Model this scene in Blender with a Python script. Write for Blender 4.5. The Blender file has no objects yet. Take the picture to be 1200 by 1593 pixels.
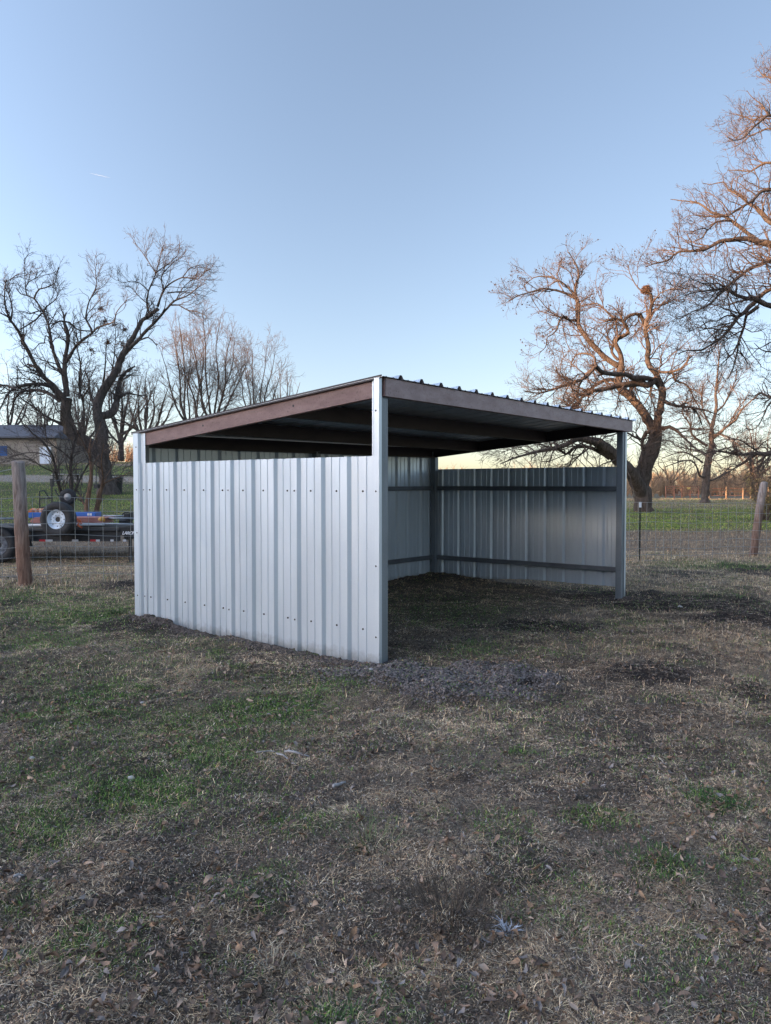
import bpy, math, random
import numpy as np
from mathutils import Vector, Matrix
rng = np.random.default_rng(7)
random.seed(7)
SC = bpy.context.scene
COL = SC.collection

# ------------------------------------------------------------------ camera, sky, sun, exposure
EYE = 1.53
F = 1202.0          # focal length in photo pixels (1200 x 1593)
PITCH = 0.0348
cam = bpy.data.cameras.new('camera')
cam.sensor_fit = 'VERTICAL'; cam.sensor_height = 36.0; cam.lens = F / 1593 * 36.0
cam.clip_start = 0.05; cam.clip_end = 5000
cam_o = bpy.data.objects.new('camera', cam); COL.objects.link(cam_o)
cam_o.location = (0, 0, EYE); cam_o.rotation_euler = (math.pi / 2 - PITCH, 0, 0)
SC.camera = cam_o

SUN_DIR = Vector((-0.86, -0.51, 0)).normalized()      # horizontal direction towards the sun
SUN_EL = math.radians(5.0)
az = math.atan2(SUN_DIR.x, SUN_DIR.y)                   # clockwise from +Y
world = bpy.data.worlds.new('World'); SC.world = world; world.use_nodes = True
wn = world.node_tree; bg = wn.nodes['Background']
sky = wn.nodes.new('ShaderNodeTexSky'); sky.sky_type = 'NISHITA'; sky.sun_disc = False
sky.sun_elevation = SUN_EL; sky.sun_rotation = az
sky.air_density = 0.7; sky.dust_density = 0.7; sky.ozone_density = 1.2; sky.altitude = 0
gam = wn.nodes.new('ShaderNodeGamma'); gam.inputs[1].default_value = 0.75      # gentle, compresses the sky's brightness range
tnt = wn.nodes.new('ShaderNodeMix'); tnt.data_type = 'RGBA'; tnt.blend_type = 'MULTIPLY'; tnt.inputs[0].default_value = 1.0
tnt.inputs[7].default_value = (1.0, 0.945, 1.0, 1)
wn.links.new(sky.outputs[0], gam.inputs[0]); wn.links.new(gam.outputs[0], tnt.inputs[6]); bg.inputs[1].default_value = 0.15
# brightness boost added to the sky towards the sun, to lift ground and wall
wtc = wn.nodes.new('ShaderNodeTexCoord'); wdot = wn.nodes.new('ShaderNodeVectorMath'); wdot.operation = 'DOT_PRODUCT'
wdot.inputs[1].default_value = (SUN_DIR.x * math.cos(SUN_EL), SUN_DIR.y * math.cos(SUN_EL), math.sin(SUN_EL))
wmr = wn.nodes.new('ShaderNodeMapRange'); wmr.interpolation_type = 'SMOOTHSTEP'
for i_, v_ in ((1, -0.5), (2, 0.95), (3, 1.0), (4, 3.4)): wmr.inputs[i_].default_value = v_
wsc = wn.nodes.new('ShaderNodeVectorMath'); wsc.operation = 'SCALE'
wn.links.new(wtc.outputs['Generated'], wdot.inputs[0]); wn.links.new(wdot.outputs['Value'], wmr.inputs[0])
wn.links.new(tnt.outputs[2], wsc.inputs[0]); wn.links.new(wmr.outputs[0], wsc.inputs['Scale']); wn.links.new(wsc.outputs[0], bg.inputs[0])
sun = bpy.data.lights.new('sun', 'SUN'); sun.energy = 4.4; sun.angle = math.radians(0.6)
sun.color = (1.0, 0.58, 0.31)
sun_o = bpy.data.objects.new('sun', sun); COL.objects.link(sun_o)
sd = Vector((SUN_DIR.x * math.cos(SUN_EL), SUN_DIR.y * math.cos(SUN_EL), math.sin(SUN_EL)))
sun_o.rotation_euler = sd.to_track_quat('Z', 'Y').to_euler(); sun_o.location = (-30, -30, 30)
SC.view_settings.view_transform = 'Standard'; SC.view_settings.look = 'None'
SC.view_settings.exposure = 1.66; SC.view_settings.gamma = 1.0
SC.view_settings.use_curve_mapping = False
SC.render.film_transparent = False
SC.cycles.max_bounces = 6; SC.cycles.diffuse_bounces = 3; SC.cycles.glossy_bounces = 3

# ------------------------------------------------------------------ helpers
CP, SP = math.cos(PITCH), math.sin(PITCH)
def W(px, py, Y):
    """world point seen at photo pixel (px, py), at distance Y along +Y"""
    u = (px - 600.0) / F; v = -(py - 796.5) / F
    dy = CP + v * SP; dz = -SP + v * CP
    s = Y / dy
    return np.array([u * s, Y, EYE + dz * s])
def HZ(py, Y):
    return W(600, py, Y)[2]
def onground(px, py, z=0.0):
    u = (px - 600.0) / F; v = -(py - 796.5) / F
    dy = CP + v * SP; dz = -SP + v * CP
    s = (z - EYE) / dz
    return u * s, dy * s

def hsh(ix, iy, seed):
    h = (ix.astype(np.int64) * 374761393 + iy.astype(np.int64) * 668265263 + seed * 1442695041) & 0xffffffff
    h = ((h ^ (h >> 13)) * 1274126177) & 0xffffffff
    h = h ^ (h >> 16)
    return (h & 0xffff) / 65535.0
def vnoise(x, y, seed=0):
    xi = np.floor(x); yi = np.floor(y); fx = x - xi; fy = y - yi
    fx = fx * fx * (3 - 2 * fx); fy = fy * fy * (3 - 2 * fy)
    a = hsh(xi, yi, seed); b = hsh(xi + 1, yi, seed); c = hsh(xi, yi + 1, seed); d = hsh(xi + 1, yi + 1, seed)
    return (a * (1 - fx) + b * fx) * (1 - fy) + (c * (1 - fx) + d * fx) * fy
def fbm(x, y, sc, seed=0, oc=4):
    s = 0; a = 1; t = 0
    for o in range(oc):
        s = s + a * vnoise(x / sc * 2 ** o + 13.7 * o, y / sc * 2 ** o - 7.1 * o, seed + o); t += a; a *= 0.5
    return s / t
def sst(x, a, b):
    t = np.clip((x - a) / (b - a), 0, 1); return t * t * (3 - 2 * t)

def mesh_obj(name, verts, faces, mat=None, parent=None, smooth=False, loops=None):
    me = bpy.data.meshes.new(name)
    verts = np.asarray(verts, dtype=np.float32).reshape(-1, 3)
    if isinstance(faces, np.ndarray):
        nf, k = faces.shape
        me.vertices.add(len(verts)); me.vertices.foreach_set('co', verts.ravel())
        me.loops.add(nf * k); me.loops.foreach_set('vertex_index', faces.astype(np.int32).ravel())
        me.polygons.add(nf); me.polygons.foreach_set('loop_start', np.arange(0, nf * k, k, dtype=np.int32))
        me.polygons.foreach_set('loop_total', np.full(nf, k, dtype=np.int32))
        me.update(calc_edges=True)
    else:
        me.from_pydata([tuple(map(float, v)) for v in verts], [], [tuple(map(int, f)) for f in faces]); me.update()
    me.polygons.foreach_set('use_smooth', np.full(len(me.polygons), bool(smooth)))
    o = bpy.data.objects.new(name, me); COL.objects.link(o)
    if mat: me.materials.append(mat)
    if parent is not None:
        o.parent = parent
        o.matrix_parent_inverse = Matrix.Translation(parent.location).inverted() if False else parent_inv(parent)
    return o
def parent_inv(p):
    m = Matrix.LocRotScale(p.location, p.rotation_euler, p.scale)
    return m.inverted()
def tag(o, label=None, cat=None, group=None, kind=None):
    if label: o['label'] = label
    if cat: o['category'] = cat
    if group: o['group'] = group
    if kind: o['kind'] = kind
    return o
def thing(name, label, cat, loc=(0, 0, 0), group=None):
    o = bpy.data.objects.new(name, None); COL.objects.link(o)
    o.location = tuple(map(float, loc)); o.empty_display_size = 0.2
    return tag(o, label, cat, group)

class MB:
    """collects simple solids into one mesh"""
    def __init__(s): s.v = []; s.f = []
    def add(s, v, f):
        n = len(s.v); s.v += [tuple(map(float, p)) for p in v]; s.f += [tuple(i + n for i in q) for q in f]
    def box(s, c, ax, ay, az, hx, hy, hz):
        c = np.array(c, float); ax = np.array(ax, float); ay = np.array(ay, float); az = np.array(az, float)
        v = [c + ax * hx * i + ay * hy * j + az * hz * k for k in (-1, 1) for j in (-1, 1) for i in (-1, 1)]
        s.add(v, [(0, 2, 3, 1), (4, 5, 7, 6), (0, 1, 5, 4), (2, 6, 7, 3), (0, 4, 6, 2), (1, 3, 7, 5)])
    def abox(s, x0, x1, y0, y1, z0, z1):
        s.box(((x0 + x1) / 2, (y0 + y1) / 2, (z0 + z1) / 2), (1, 0, 0), (0, 1, 0), (0, 0, 1), abs(x1 - x0) / 2, abs(y1 - y0) / 2, abs(z1 - z0) / 2)
    def beam(s, a, b, wid, hei, up=(0, 0, 1)):
        a = np.array(a, float); b = np.array(b, float); d = b - a; L = np.linalg.norm(d); d /= L
        side = np.cross(d, up); side /= np.linalg.norm(side); u = np.cross(side, d)
        s.box((a + b) / 2, d, side, u, L / 2, wid / 2, hei / 2)
    def tube(s, pts, r, k=8, cap=True):
        pts = np.array(pts, float); n = len(pts); r = np.broadcast_to(np.array(r, float), (n,))
        t = np.gradient(pts, axis=0); t /= np.linalg.norm(t, axis=1)[:, None] + 1e-9
        ref = np.eye(3)[np.argmin(np.abs(t.mean(0)))]
        V = []
        for i in range(n):
            e1 = np.cross(t[i], ref); e1 /= np.linalg.norm(e1) + 1e-9; e2 = np.cross(t[i], e1)
            for j in range(k):
                a = 2 * math.pi * j / k; V.append(pts[i] + r[i] * (math.cos(a) * e1 + math.sin(a) * e2))
        Fc = [(i * k + j, i * k + (j + 1) % k, (i + 1) * k + (j + 1) % k, (i + 1) * k + j) for i in range(n - 1) for j in range(k)]
        if cap: Fc += [tuple(range(k - 1, -1, -1)), tuple((n - 1) * k + j for j in range(k))]
        s.add(V, Fc)
    def lathe(s, c, axis, prof, k=32):
        """prof: list of (radius, along axis)"""
        axis = np.array(axis, float); axis /= np.linalg.norm(axis); c = np.array(c, float)
        ref = np.eye(3)[np.argmin(np.abs(axis))]; e1 = np.cross(axis, ref); e1 /= np.linalg.norm(e1); e2 = np.cross(axis, e1)
        V = []; n = len(prof)
        for (r, h) in prof:
            for j in range(k):
                a = 2 * math.pi * j / k; V.append(c + axis * h + r * (math.cos(a) * e1 + math.sin(a) * e2))
        s.add(V, [(i * k + j, i * k + (j + 1) % k, (i + 1) * k + (j + 1) % k, (i + 1) * k + j) for i in range(n - 1) for j in range(k)])
    def build(s, name, mat, parent=None, smooth=False, bevel=0):
        o = mesh_obj(name, s.v, s.f, mat, parent, smooth)
        if bevel:
            m = o.modifiers.new('bevel', 'BEVEL'); m.width = bevel; m.segments = 2; m.limit_method = 'ANGLE'
        return o

# ------------------------------------------------------------------ materials
def new_mat(name, base=(0.5, 0.5, 0.5), rough=0.8, metal=0.0, spec=0.5):
    m = bpy.data.materials.new(name); m.use_nodes = True; nt = m.node_tree
    b = nt.nodes['Principled BSDF']
    b.inputs['Base Color'].default_value = (*base, 1); b.inputs['Roughness'].default_value = rough
    b.inputs['Metallic'].default_value = metal; b.inputs['Specular IOR Level'].default_value = spec
    return m, nt, b
def noise_node(nt, scale, detail=6, rough=0.6, coord='Object', vec_scale=None, dist=0):
    tc = nt.nodes.new('ShaderNodeTexCoord'); n = nt.nodes.new('ShaderNodeTexNoise')
    n.inputs['Scale'].default_value = scale; n.inputs['Detail'].default_value = detail; n.inputs['Roughness'].default_value = rough
    n.inputs['Distortion'].default_value = dist
    if vec_scale:
        mp = nt.nodes.new('ShaderNodeMapping'); mp.inputs['Scale'].default_value = vec_scale
        nt.links.new(tc.outputs[coord], mp.inputs['Vector']); nt.links.new(mp.outputs[0], n.inputs['Vector'])
    else:
        nt.links.new(tc.outputs[coord], n.inputs['Vector'])
    return n
def ramp(nt, src, stops):
    r = nt.nodes.new('ShaderNodeValToRGB'); e = r.color_ramp.elements
    while len(e) > 1: e.remove(e[-1])
    e[0].position = stops[0][0]; e[0].color = (*stops[0][1], 1)
    for p, c in stops[1:]:
        q = e.new(p); q.color = (*c, 1)
    nt.links.new(src, r.inputs[0]); return r
def bump(nt, b, src, strength, dist):
    bp = nt.nodes.new('ShaderNodeBump'); bp.inputs['Strength'].default_value = strength; bp.inputs['Distance'].default_value = dist
    nt.links.new(src, bp.inputs['Height']); nt.links.new(bp.outputs[0], b.inputs['Normal']); return bp
def mixc(nt, fac, a, b_, mode='MIX'):
    m = nt.nodes.new('ShaderNodeMix'); m.data_type = 'RGBA'; m.blend_type = mode
    for src, idx in ((fac, 0), (a, 6), (b_, 7)):
        if hasattr(src, 'links'): nt.links.new(src, m.inputs[idx])
        elif idx == 0: m.inputs[0].default_value = src
        else: m.inputs[idx].default_value = (*src, 1)
    return m.outputs[2]

def noisy(name, c1, c2, scale=20, rough=0.8, metal=0, bs=0.3, bd=0.01, vec=None, spec=0.5, lo=0.35, hi=0.65):
    m, nt, b = new_mat(name, c1, rough, metal, spec)
    n = noise_node(nt, scale, vec_scale=vec)
    r = ramp(nt, n.outputs[0], [(lo, c1), (hi, c2)]); nt.links.new(r.outputs[0], b.inputs['Base Color'])
    if bs: bump(nt, b, n.outputs[0], bs, bd)
    return m
# galvalume sheet: fine spangle, slightly uneven sheen, faint waviness (oil-canning), mud splash at foot
def sheet_mat(name, c1, c2, metal, rough, splash=True):
    m, nt, b = new_mat(name, c1, rough, metal)
    tc = nt.nodes.new('ShaderNodeTexCoord')
    vo = nt.nodes.new('ShaderNodeTexVoronoi'); vo.inputs['Scale'].default_value = 220
    nt.links.new(tc.outputs['Object'], vo.inputs['Vector'])
    n = noise_node(nt, 1.4, 3, vec_scale=(3, 3, 0.6))
    mx = nt.nodes.new('ShaderNodeMath'); mx.operation = 'ADD'
    ml = nt.nodes.new('ShaderNodeMath'); ml.operation = 'MULTIPLY'; ml.inputs[1].default_value = 0.22
    sp = nt.nodes.new('ShaderNodeSeparateColor'); nt.links.new(vo.outputs['Color'], sp.inputs[0])
    nt.links.new(sp.outputs[0], ml.inputs[0]); nt.links.new(ml.outputs[0], mx.inputs[0]); nt.links.new(n.outputs[0], mx.inputs[1])
    r = ramp(nt, mx.outputs[0], [(0.35, c1), (0.85, c2)])
    col = r.outputs[0]
    if splash:
        sx = nt.nodes.new('ShaderNodeSeparateXYZ'); nt.links.new(tc.outputs['Object'], sx.inputs[0])
        n2 = noise_node(nt, 14, 5)
        a = nt.nodes.new('ShaderNodeMath'); a.operation = 'MULTIPLY_ADD'; a.inputs[1].default_value = 0.18; 
        nt.links.new(n2.outputs[0], a.inputs[0]); nt.links.new(sx.outputs[2], a.inputs[2])
        mr = nt.nodes.new('ShaderNodeMapRange'); mr.inputs[1].default_value = 0.10; mr.inputs[2].default_value = 0.20
        mr.inputs[3].default_value = 0.5; mr.inputs[4].default_value = 0.0
        nt.links.new(a.outputs[0], mr.inputs[0])
        col = mixc(nt, mr.outputs[0], col, (0.10, 0.085, 0.07))
    nt.links.new(col, b.inputs['Base Color'])
    rr = nt.nodes.new('ShaderNodeMapRange'); rr.inputs[3].default_value = rough - 0.06; rr.inputs[4].default_value = rough + 0.08
    nt.links.new(mx.outputs[0], rr.inputs[0]); nt.links.new(rr.outputs[0], b.inputs['Roughness'])
    n3 = noise_node(nt, 1.2, 2, vec_scale=(2, 2, 0.8)); bump(nt, b, n3.outputs[0], 0.5, 0.02)
    return m
M_SHEET = sheet_mat('galvalume_sheet', (0.585, 0.655, 0.715), (0.665, 0.73, 0.78), 0.62, 0.42)
M_ROOF = sheet_mat('galvalume_roof', (0.50, 0.53, 0.56), (0.62, 0.66, 0.70), 0.85, 0.38, False)
M_GALV = sheet_mat('galvanised_post', (0.17, 0.195, 0.215), (0.28, 0.31, 0.335), 0.5, 0.5, False)
M_GIRT = sheet_mat('galvanised_girt', (0.12, 0.13, 0.145), (0.2, 0.215, 0.23), 0.5, 0.5, False)
def primer(name, c1, c2, c3):
    m, nt, b = new_mat(name, c1, 0.55)
    n = noise_node(nt, 4, 8, 0.65, vec_scale=(1, 1, 2.5)); r = ramp(nt, n.outputs[0], [(0.35, c1), (0.55, c2), (0.75, c3)])
    n2 = noise_node(nt, 60, 4); sc = ramp(nt, n2.outputs[0], [(0.30, (0.5, 0.5, 0.5)), (0.42, (1, 1, 1))])
    nt.links.new(mixc(nt, 1.0, r.outputs[0], sc.outputs[0], 'MULTIPLY'), b.inputs['Base Color'])
    bump(nt, b, n2.outputs[0], 0.1, 0.004); return m
M_PRIMER = primer('red_oxide_primer', (0.17, 0.095, 0.085), (0.225, 0.135, 0.12), (0.28, 0.18, 0.165))
M_PRIMER_F = primer('faded_primer', (0.29, 0.20, 0.19), (0.37, 0.27, 0.26), (0.43, 0.335, 0.325))
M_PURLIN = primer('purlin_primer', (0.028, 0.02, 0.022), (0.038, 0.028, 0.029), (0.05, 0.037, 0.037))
M_SCREW = new_mat('screw_head', (0.03, 0.03, 0.032), 0.5, 0.3)[0]
def bark(name, c1, c2, scale, bs=0.9):
    m, nt, b = new_mat(name, c1, 0.92, 0, 0.2)
    n = noise_node(nt, scale, 8, 0.7, vec_scale=(1, 1, 0.25), dist=0.6)
    r = ramp(nt, n.outputs[0], [(0.3, c1), (0.62, c2)]); nt.links.new(r.outputs[0], b.inputs['Base Color'])
    bump(nt, b, n.outputs[0], bs, 0.08); return m
M_BARK = bark('pecan_bark', (0.035, 0.027, 0.022), (0.155, 0.12, 0.098), 7, 1.0)
M_BARK_L = bark('dark_pecan_bark', (0.025, 0.02, 0.018), (0.12, 0.10, 0.088), 7, 1.0)
M_TWIG = noisy('twig_bark', (0.07, 0.048, 0.038), (0.15, 0.108, 0.085), 3, 0.9, bs=0)
M_TWIG_L = noisy('grey_twig_bark', (0.05, 0.038, 0.034), (0.10, 0.08, 0.072), 3, 0.9, bs=0)
M_BARK_RED = bark('peeling_bark', (0.08, 0.05, 0.04), (0.24, 0.15, 0.10), 14)

# ------------------------------------------------------------------ terrain height and cover zones
Lp = np.array([[-400, 0], [0, 0], [13, 0.02], [16, -0.14], [20, -0.08], [28, 0.42], [40, 1.03], [48, 1.85], [62, 3.2], [80, 3.9], [130, 4.2], [900, 3.0]], float)
Rp = np.array([[-400, 0], [0, 0], [16, 0.0], [25, 0.13], [38, 0.22], [60, 0.14], [95, 0.0], [140, 0.0], [900, -1.0]], float)
def terrain(x, y):
    a = x / np.maximum(y, 6.0)
    s = sst(a, -0.26, -0.02)
    z = np.interp(y, Lp[:, 0], Lp[:, 1]) * (1 - s) + np.interp(y, Rp[:, 0], Rp[:, 1]) * s
    z = z + 0.10 * np.exp(-((x - 0.8) ** 2 + (y - 12.7) ** 2) / 2.5) - 0.05 * np.exp(-((x - 3.3) ** 2 + (y - 10.7) ** 2) / 2.0)
    z = z + 0.05 * np.exp(-((x + 2.6) ** 2 + (y - 8.4) ** 2) / 0.35)
    far = sst(y, 12, 40)
    z = z + (fbm(x, y, 6.0, 3, 3) - 0.5) * (0.05 + 0.12 * far)
    return z
# ellipses in photo pixels -> world
def patches(lst):
    out = []
    for (px, py, wx, wy, st) in lst:
        x, y = onground(px, py); x1, _ = onground(px + wx, py); _, ya = onground(px, py - wy); _, yb = onground(px, py + wy)
        out.append((x, y, abs(x1 - x), abs(ya - yb) / 2, st))
    return out
GREEN = patches([(150, 1215, 230, 75, .55), (330, 1130, 210, 45, .65), (80, 960, 150, 35, .5), (120, 1050, 150, 35, .3), (250, 1000, 120, 15, .4), (400, 1110, 130, 30, 1), (330, 1170, 110, 26, .9), (210, 1235, 110, 38, 1), (60, 1300, 110, 45, .9), (120, 965, 120, 22, .9), (60, 1270, 80, 40, .9),
                 (200, 1108, 60, 16, .6), (90, 1090, 70, 14, .6), (90, 1135, 60, 12, .6), (430, 1060, 130, 18, .45), (60, 1000, 90, 14, .6),
                 (470, 1280, 70, 22, .55), (1115, 1240, 45, 16, .8), (1035, 1352, 45, 22, .9), (1170, 1330, 50, 18, .6), (930, 1270, 50, 14, .6),
                 (810, 1170, 25, 7, .8), (700, 950, 120, 22, .35), (1100, 880, 90, 9, .45), (60, 1500, 60, 22, .5), (520, 1580, 45, 25, .7), (180, 1510, 50, 22, .5),
                 (1080, 1450, 50, 25, .5), (30, 1410, 50, 30, .4), (370, 1380, 55, 22, .4), (735, 1010, 60, 18, .4), (880, 1375, 70, 25, .3), (30, 930, 60, 12, .5)])
BARE = patches([(205, 975, 110, 18, 1.3), (330, 1005, 120, 13, .5), (600, 1050, 110, 26, 1.1), (720, 1062, 125, 27, 1.5), (1060, 935, 130, 18, 1.5), (1180, 960, 90, 19, 1.4),
                (830, 973, 90, 12, 1.4), (950, 925, 70, 14, .9), (1040, 1050, 100, 22, 1.3), (1180, 888, 70, 12, 1.0), (1060, 893, 60, 8, .8), (1170, 1075, 70, 30, 1.1),
                (1060, 1160, 90, 16, .7), (190, 912, 60, 9, 1.1), (15, 940, 40, 12, .9), (110, 1350, 80, 40, .5), (680, 905, 130, 10, .7), (560, 1380, 160, 90, .35), (20, 975, 40, 8, .8), (40, 1560, 120, 40, .3)])
def zone(x, y, lst, seed, wob=0.55):
    n = fbm(x, y, 0.55, seed, 4) - 0.5
    z = np.zeros_like(x)
    for (cx, cy, rx, ry, st) in lst:
        d = np.sqrt(((x - cx) / rx) ** 2 + ((y - cy) / ry) ** 2)
        z = np.maximum(z, st * sst(d + n * wob * 2.6, 1.45, 0.30))
    return z
def zones(x, y):
    a = x / np.maximum(y, 1.0); x = np.asarray(x, float)
    left = sst(a, -0.1, -0.24)
    g = zone(x, y, GREEN, 41)
    g = np.maximum(g, sst(fbm(x, y, 0.5, 77, 4), 0.62, 0.72) * (0.25 + .45 * sst(x, .3, -.8)) * sst(y, 16, 8))
    n = fbm(x, y, 5, 91, 4) - 0.5
    yy = y + n * 5
    lawnR = sst(yy, 23.5, 25.5) * (1 - 0.55 * sst(yy, 40, 44)) * (1 - left)
    lawnL = sst(yy, 21.5, 24) * sst(yy, 62, 58) * left
    g = np.maximum(g, np.maximum(lawnR, lawnL) * (0.75 + 0.5 * (fbm(x, y, 1.2, 19, 3) - 0.3)))
    g = np.where(y > 62, 0.35, g)
    b = zone(x, y, BARE, 57)
    tr = sst(fbm(x, y, 1.5, 205, 4), 0.50, 0.60) * sst(y, 16, 7)          # trodden, thin places
    b = np.maximum(b, sst(fbm(x, y, 0.45, 5, 4), 0.55, 0.68) * 0.6 * sst(y, 16, 9)); b = np.maximum(b, .55 * tr * (1 - np.clip(g, 0, 1)))
    insh = (((x - (-0.03)) * 0.784 - (y - 6.48) * 0.6206) < 0) & (((x + 0.03) * 0.6206 + (y - 6.48) * 0.784) > 0) & (((x + 0.03) * 0.6206 + (y - 6.48) * 0.784) < 5.4) & (((x + 0.03) * -0.784 + (y - 6.48) * 0.6206) > 0) & (((x + 0.03) * -0.784 + (y - 6.48) * 0.6206) < 3.6)
    b = np.maximum(b, insh * 0.5)
    # gravel path on the left slope
    path = sst(np.abs(y + n * 2 - 48.5), 2.4, 1.4) * left
    return np.clip(g * (1 - path), 0, 1), np.clip(b, 0, 1.2), path
gcx, gcy = onground(720, 1062)
def gravelz(x, y):
    n = fbm(x, y, 0.4, 63, 3) - 0.5
    d = np.sqrt(((x - gcx) / 0.72) ** 2 + ((y - gcy) / 0.52) ** 2)
    d2 = np.sqrt(((x + 0.02) / 0.5) ** 2 + ((y - 6.25) / 0.4) ** 2)
    return np.maximum(sst(d + n * 1.6, 1.35, 0.45), 0.7 * sst(d2 + n * 1.4, 1.4, 0.5))
def micro(x, y):
    """small-scale relief of the near ground"""
    g, b, p = zones(x, y)
    near = sst(y, 24, 10) * sst(y, -4, -1)
    z = (fbm(x, y, 0.35, 21, 4) - 0.5) * 0.075 + (fbm(x, y, 0.09, 31, 3) - 0.5) * 0.030
    z = z + b * ((fbm(x, y, 0.16, 33, 3) - 0.35) * 0.06)
    z = z + gravelz(x, y) * (0.045 + (fbm(x, y, 0.05, 35, 2) - 0.5) * 0.03)
    return z * near
def GZ(x, y):
    x = np.asarray(x, float); y = np.asarray(y, float)
    return terrain(x, y) + micro(x, y)
def gz1(x, y): return float(GZ(np.array([x]), np.array([y]))[0])

def graded(lo, a, b, hi, step, grow_):
    mid = list(np.arange(a, b, step)); up = []; v = b; s = step
    while v < hi: up.append(v); s *= grow_; v += s
    up.append(hi); dn = []; v = a; s = step
    while v > lo:
        s *= grow_; v -= s; dn.append(max(v, lo))
    return np.array(dn[::-1] + mid + up)
gx = graded(-900, -5.0, 6.0, 900, 0.028, 1.035)
gy = graded(-500, 1.2, 11.0, 1500, 0.028, 1.028)
X, Y_ = np.meshgrid(gx, gy)
Z = GZ(X, Y_)
nx, ny = len(gx), len(gy)
idx = np.arange(nx * ny).reshape(ny, nx)
fq = np.stack([idx[:-1, :-1], idx[:-1, 1:], idx[1:, 1:], idx[1:, :-1]], -1).reshape(-1, 4)
def ground_material():
    m, nt, b = new_mat('pasture_ground', (0.147, 0.123, 0.098), 0.95, 0, 0.15)
    at = nt.nodes.new('ShaderNodeAttribute'); at.attribute_name = 'cover'
    sp = nt.nodes.new('ShaderNodeSeparateColor'); nt.links.new(at.outputs['Color'], sp.inputs[0])
    n1 = noise_node(nt, 1.7, 8, 0.7); n2 = noise_node(nt, 34, 6, 0.75); n3 = noise_node(nt, 150, 3, 0.6)
    st = noise_node(nt, 22, 8, 0.75, vec_scale=(1, 3.5, 1), dist=1.2)
    base = ramp(nt, n2.outputs[0], [(0.30, (0.073, 0.059, 0.049)), (0.48, (0.209, 0.164, 0.127)), (0.62, (0.368, 0.294, 0.221)), (0.75, (0.550, 0.490, 0.379))])
    thatch = ramp(nt, st.outputs[0], [(0.32, (0.111, 0.084, 0.063)), (0.5, (0.319, 0.245, 0.183)), (0.68, (0.550, 0.539, 0.405))])
    f1 = ramp(nt, n1.outputs[0], [(0.40, (0, 0, 0)), (0.60, (1, 1, 1))])
    c = mixc(nt, f1.outputs[0], base.outputs[0], thatch.outputs[0])
    soil = ramp(nt, n2.outputs[0], [(0.3, (0.028, 0.022, 0.019)), (0.55, (0.068, 0.054, 0.046)), (0.75, (0.15, 0.122, 0.103))])
    nb = nt.nodes.new('ShaderNodeMath'); nb.operation = 'MULTIPLY'; nb.inputs[1].default_value = 0.9; nb.use_clamp = True
    nt.links.new(sp.outputs[1], nb.inputs[0]); c = mixc(nt, nb.outputs[0], c, soil.outputs[0])
    gr = ramp(nt, st.outputs[0], [(0.3, (0.022, 0.036, 0.013)), (0.5, (0.05, 0.085, 0.026)), (0.72, (0.11, 0.155, 0.05))])
    gn = nt.nodes.new('ShaderNodeMath'); gn.operation = 'MULTIPLY'; gn.use_clamp = True
    gf = ramp(nt, n2.outputs[0], [(0.3, (0.55, 0.55, 0.55)), (0.6, (1, 1, 1))]); nt.links.new(gf.outputs[0], gn.inputs[0]); nt.links.new(sp.outputs[0], gn.inputs[1])
    c = mixc(nt, gn.outputs[0], c, gr.outputs[0])
    pth = ramp(nt, n3.outputs[0], [(0.3, (0.238, 0.210, 0.182)), (0.7, (0.476, 0.434, 0.378))]); c = mixc(nt, sp.outputs[2], c, pth.outputs[0])
    fine = ramp(nt, n3.outputs[0], [(0.34, (0.38, 0.38, 0.38)), (0.5, (0.9, 0.9, 0.9)), (0.66, (1.6, 1.55, 1.5))])
    c = mixc(nt, 1.0, c, fine.outputs[0], 'MULTIPLY')
    nt.links.new(c, b.inputs['Base Color'])
    ad = nt.nodes.new('ShaderNodeMath'); ad.operation = 'ADD'; nt.links.new(n2.outputs[0], ad.inputs[0]); nt.links.new(n3.outputs[0], ad.inputs[1])
    bump(nt, b, ad.outputs[0], 1.0, 0.03)
    return m
M_GROUND = ground_material()
ground = mesh_obj('ground', np.stack([X, Y_, Z], -1).reshape(-1, 3), fq, M_GROUND, smooth=True)
tag(ground, kind='structure')
g_, b_, p_ = zones(X.ravel(), Y_.ravel())
ca = ground.data.color_attributes.new('cover', 'FLOAT_COLOR', 'POINT')
ca.data.foreach_set('color', np.stack([g_, b_, p_, np.ones_like(g_)], -1).astype(np.float32).ravel())

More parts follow.
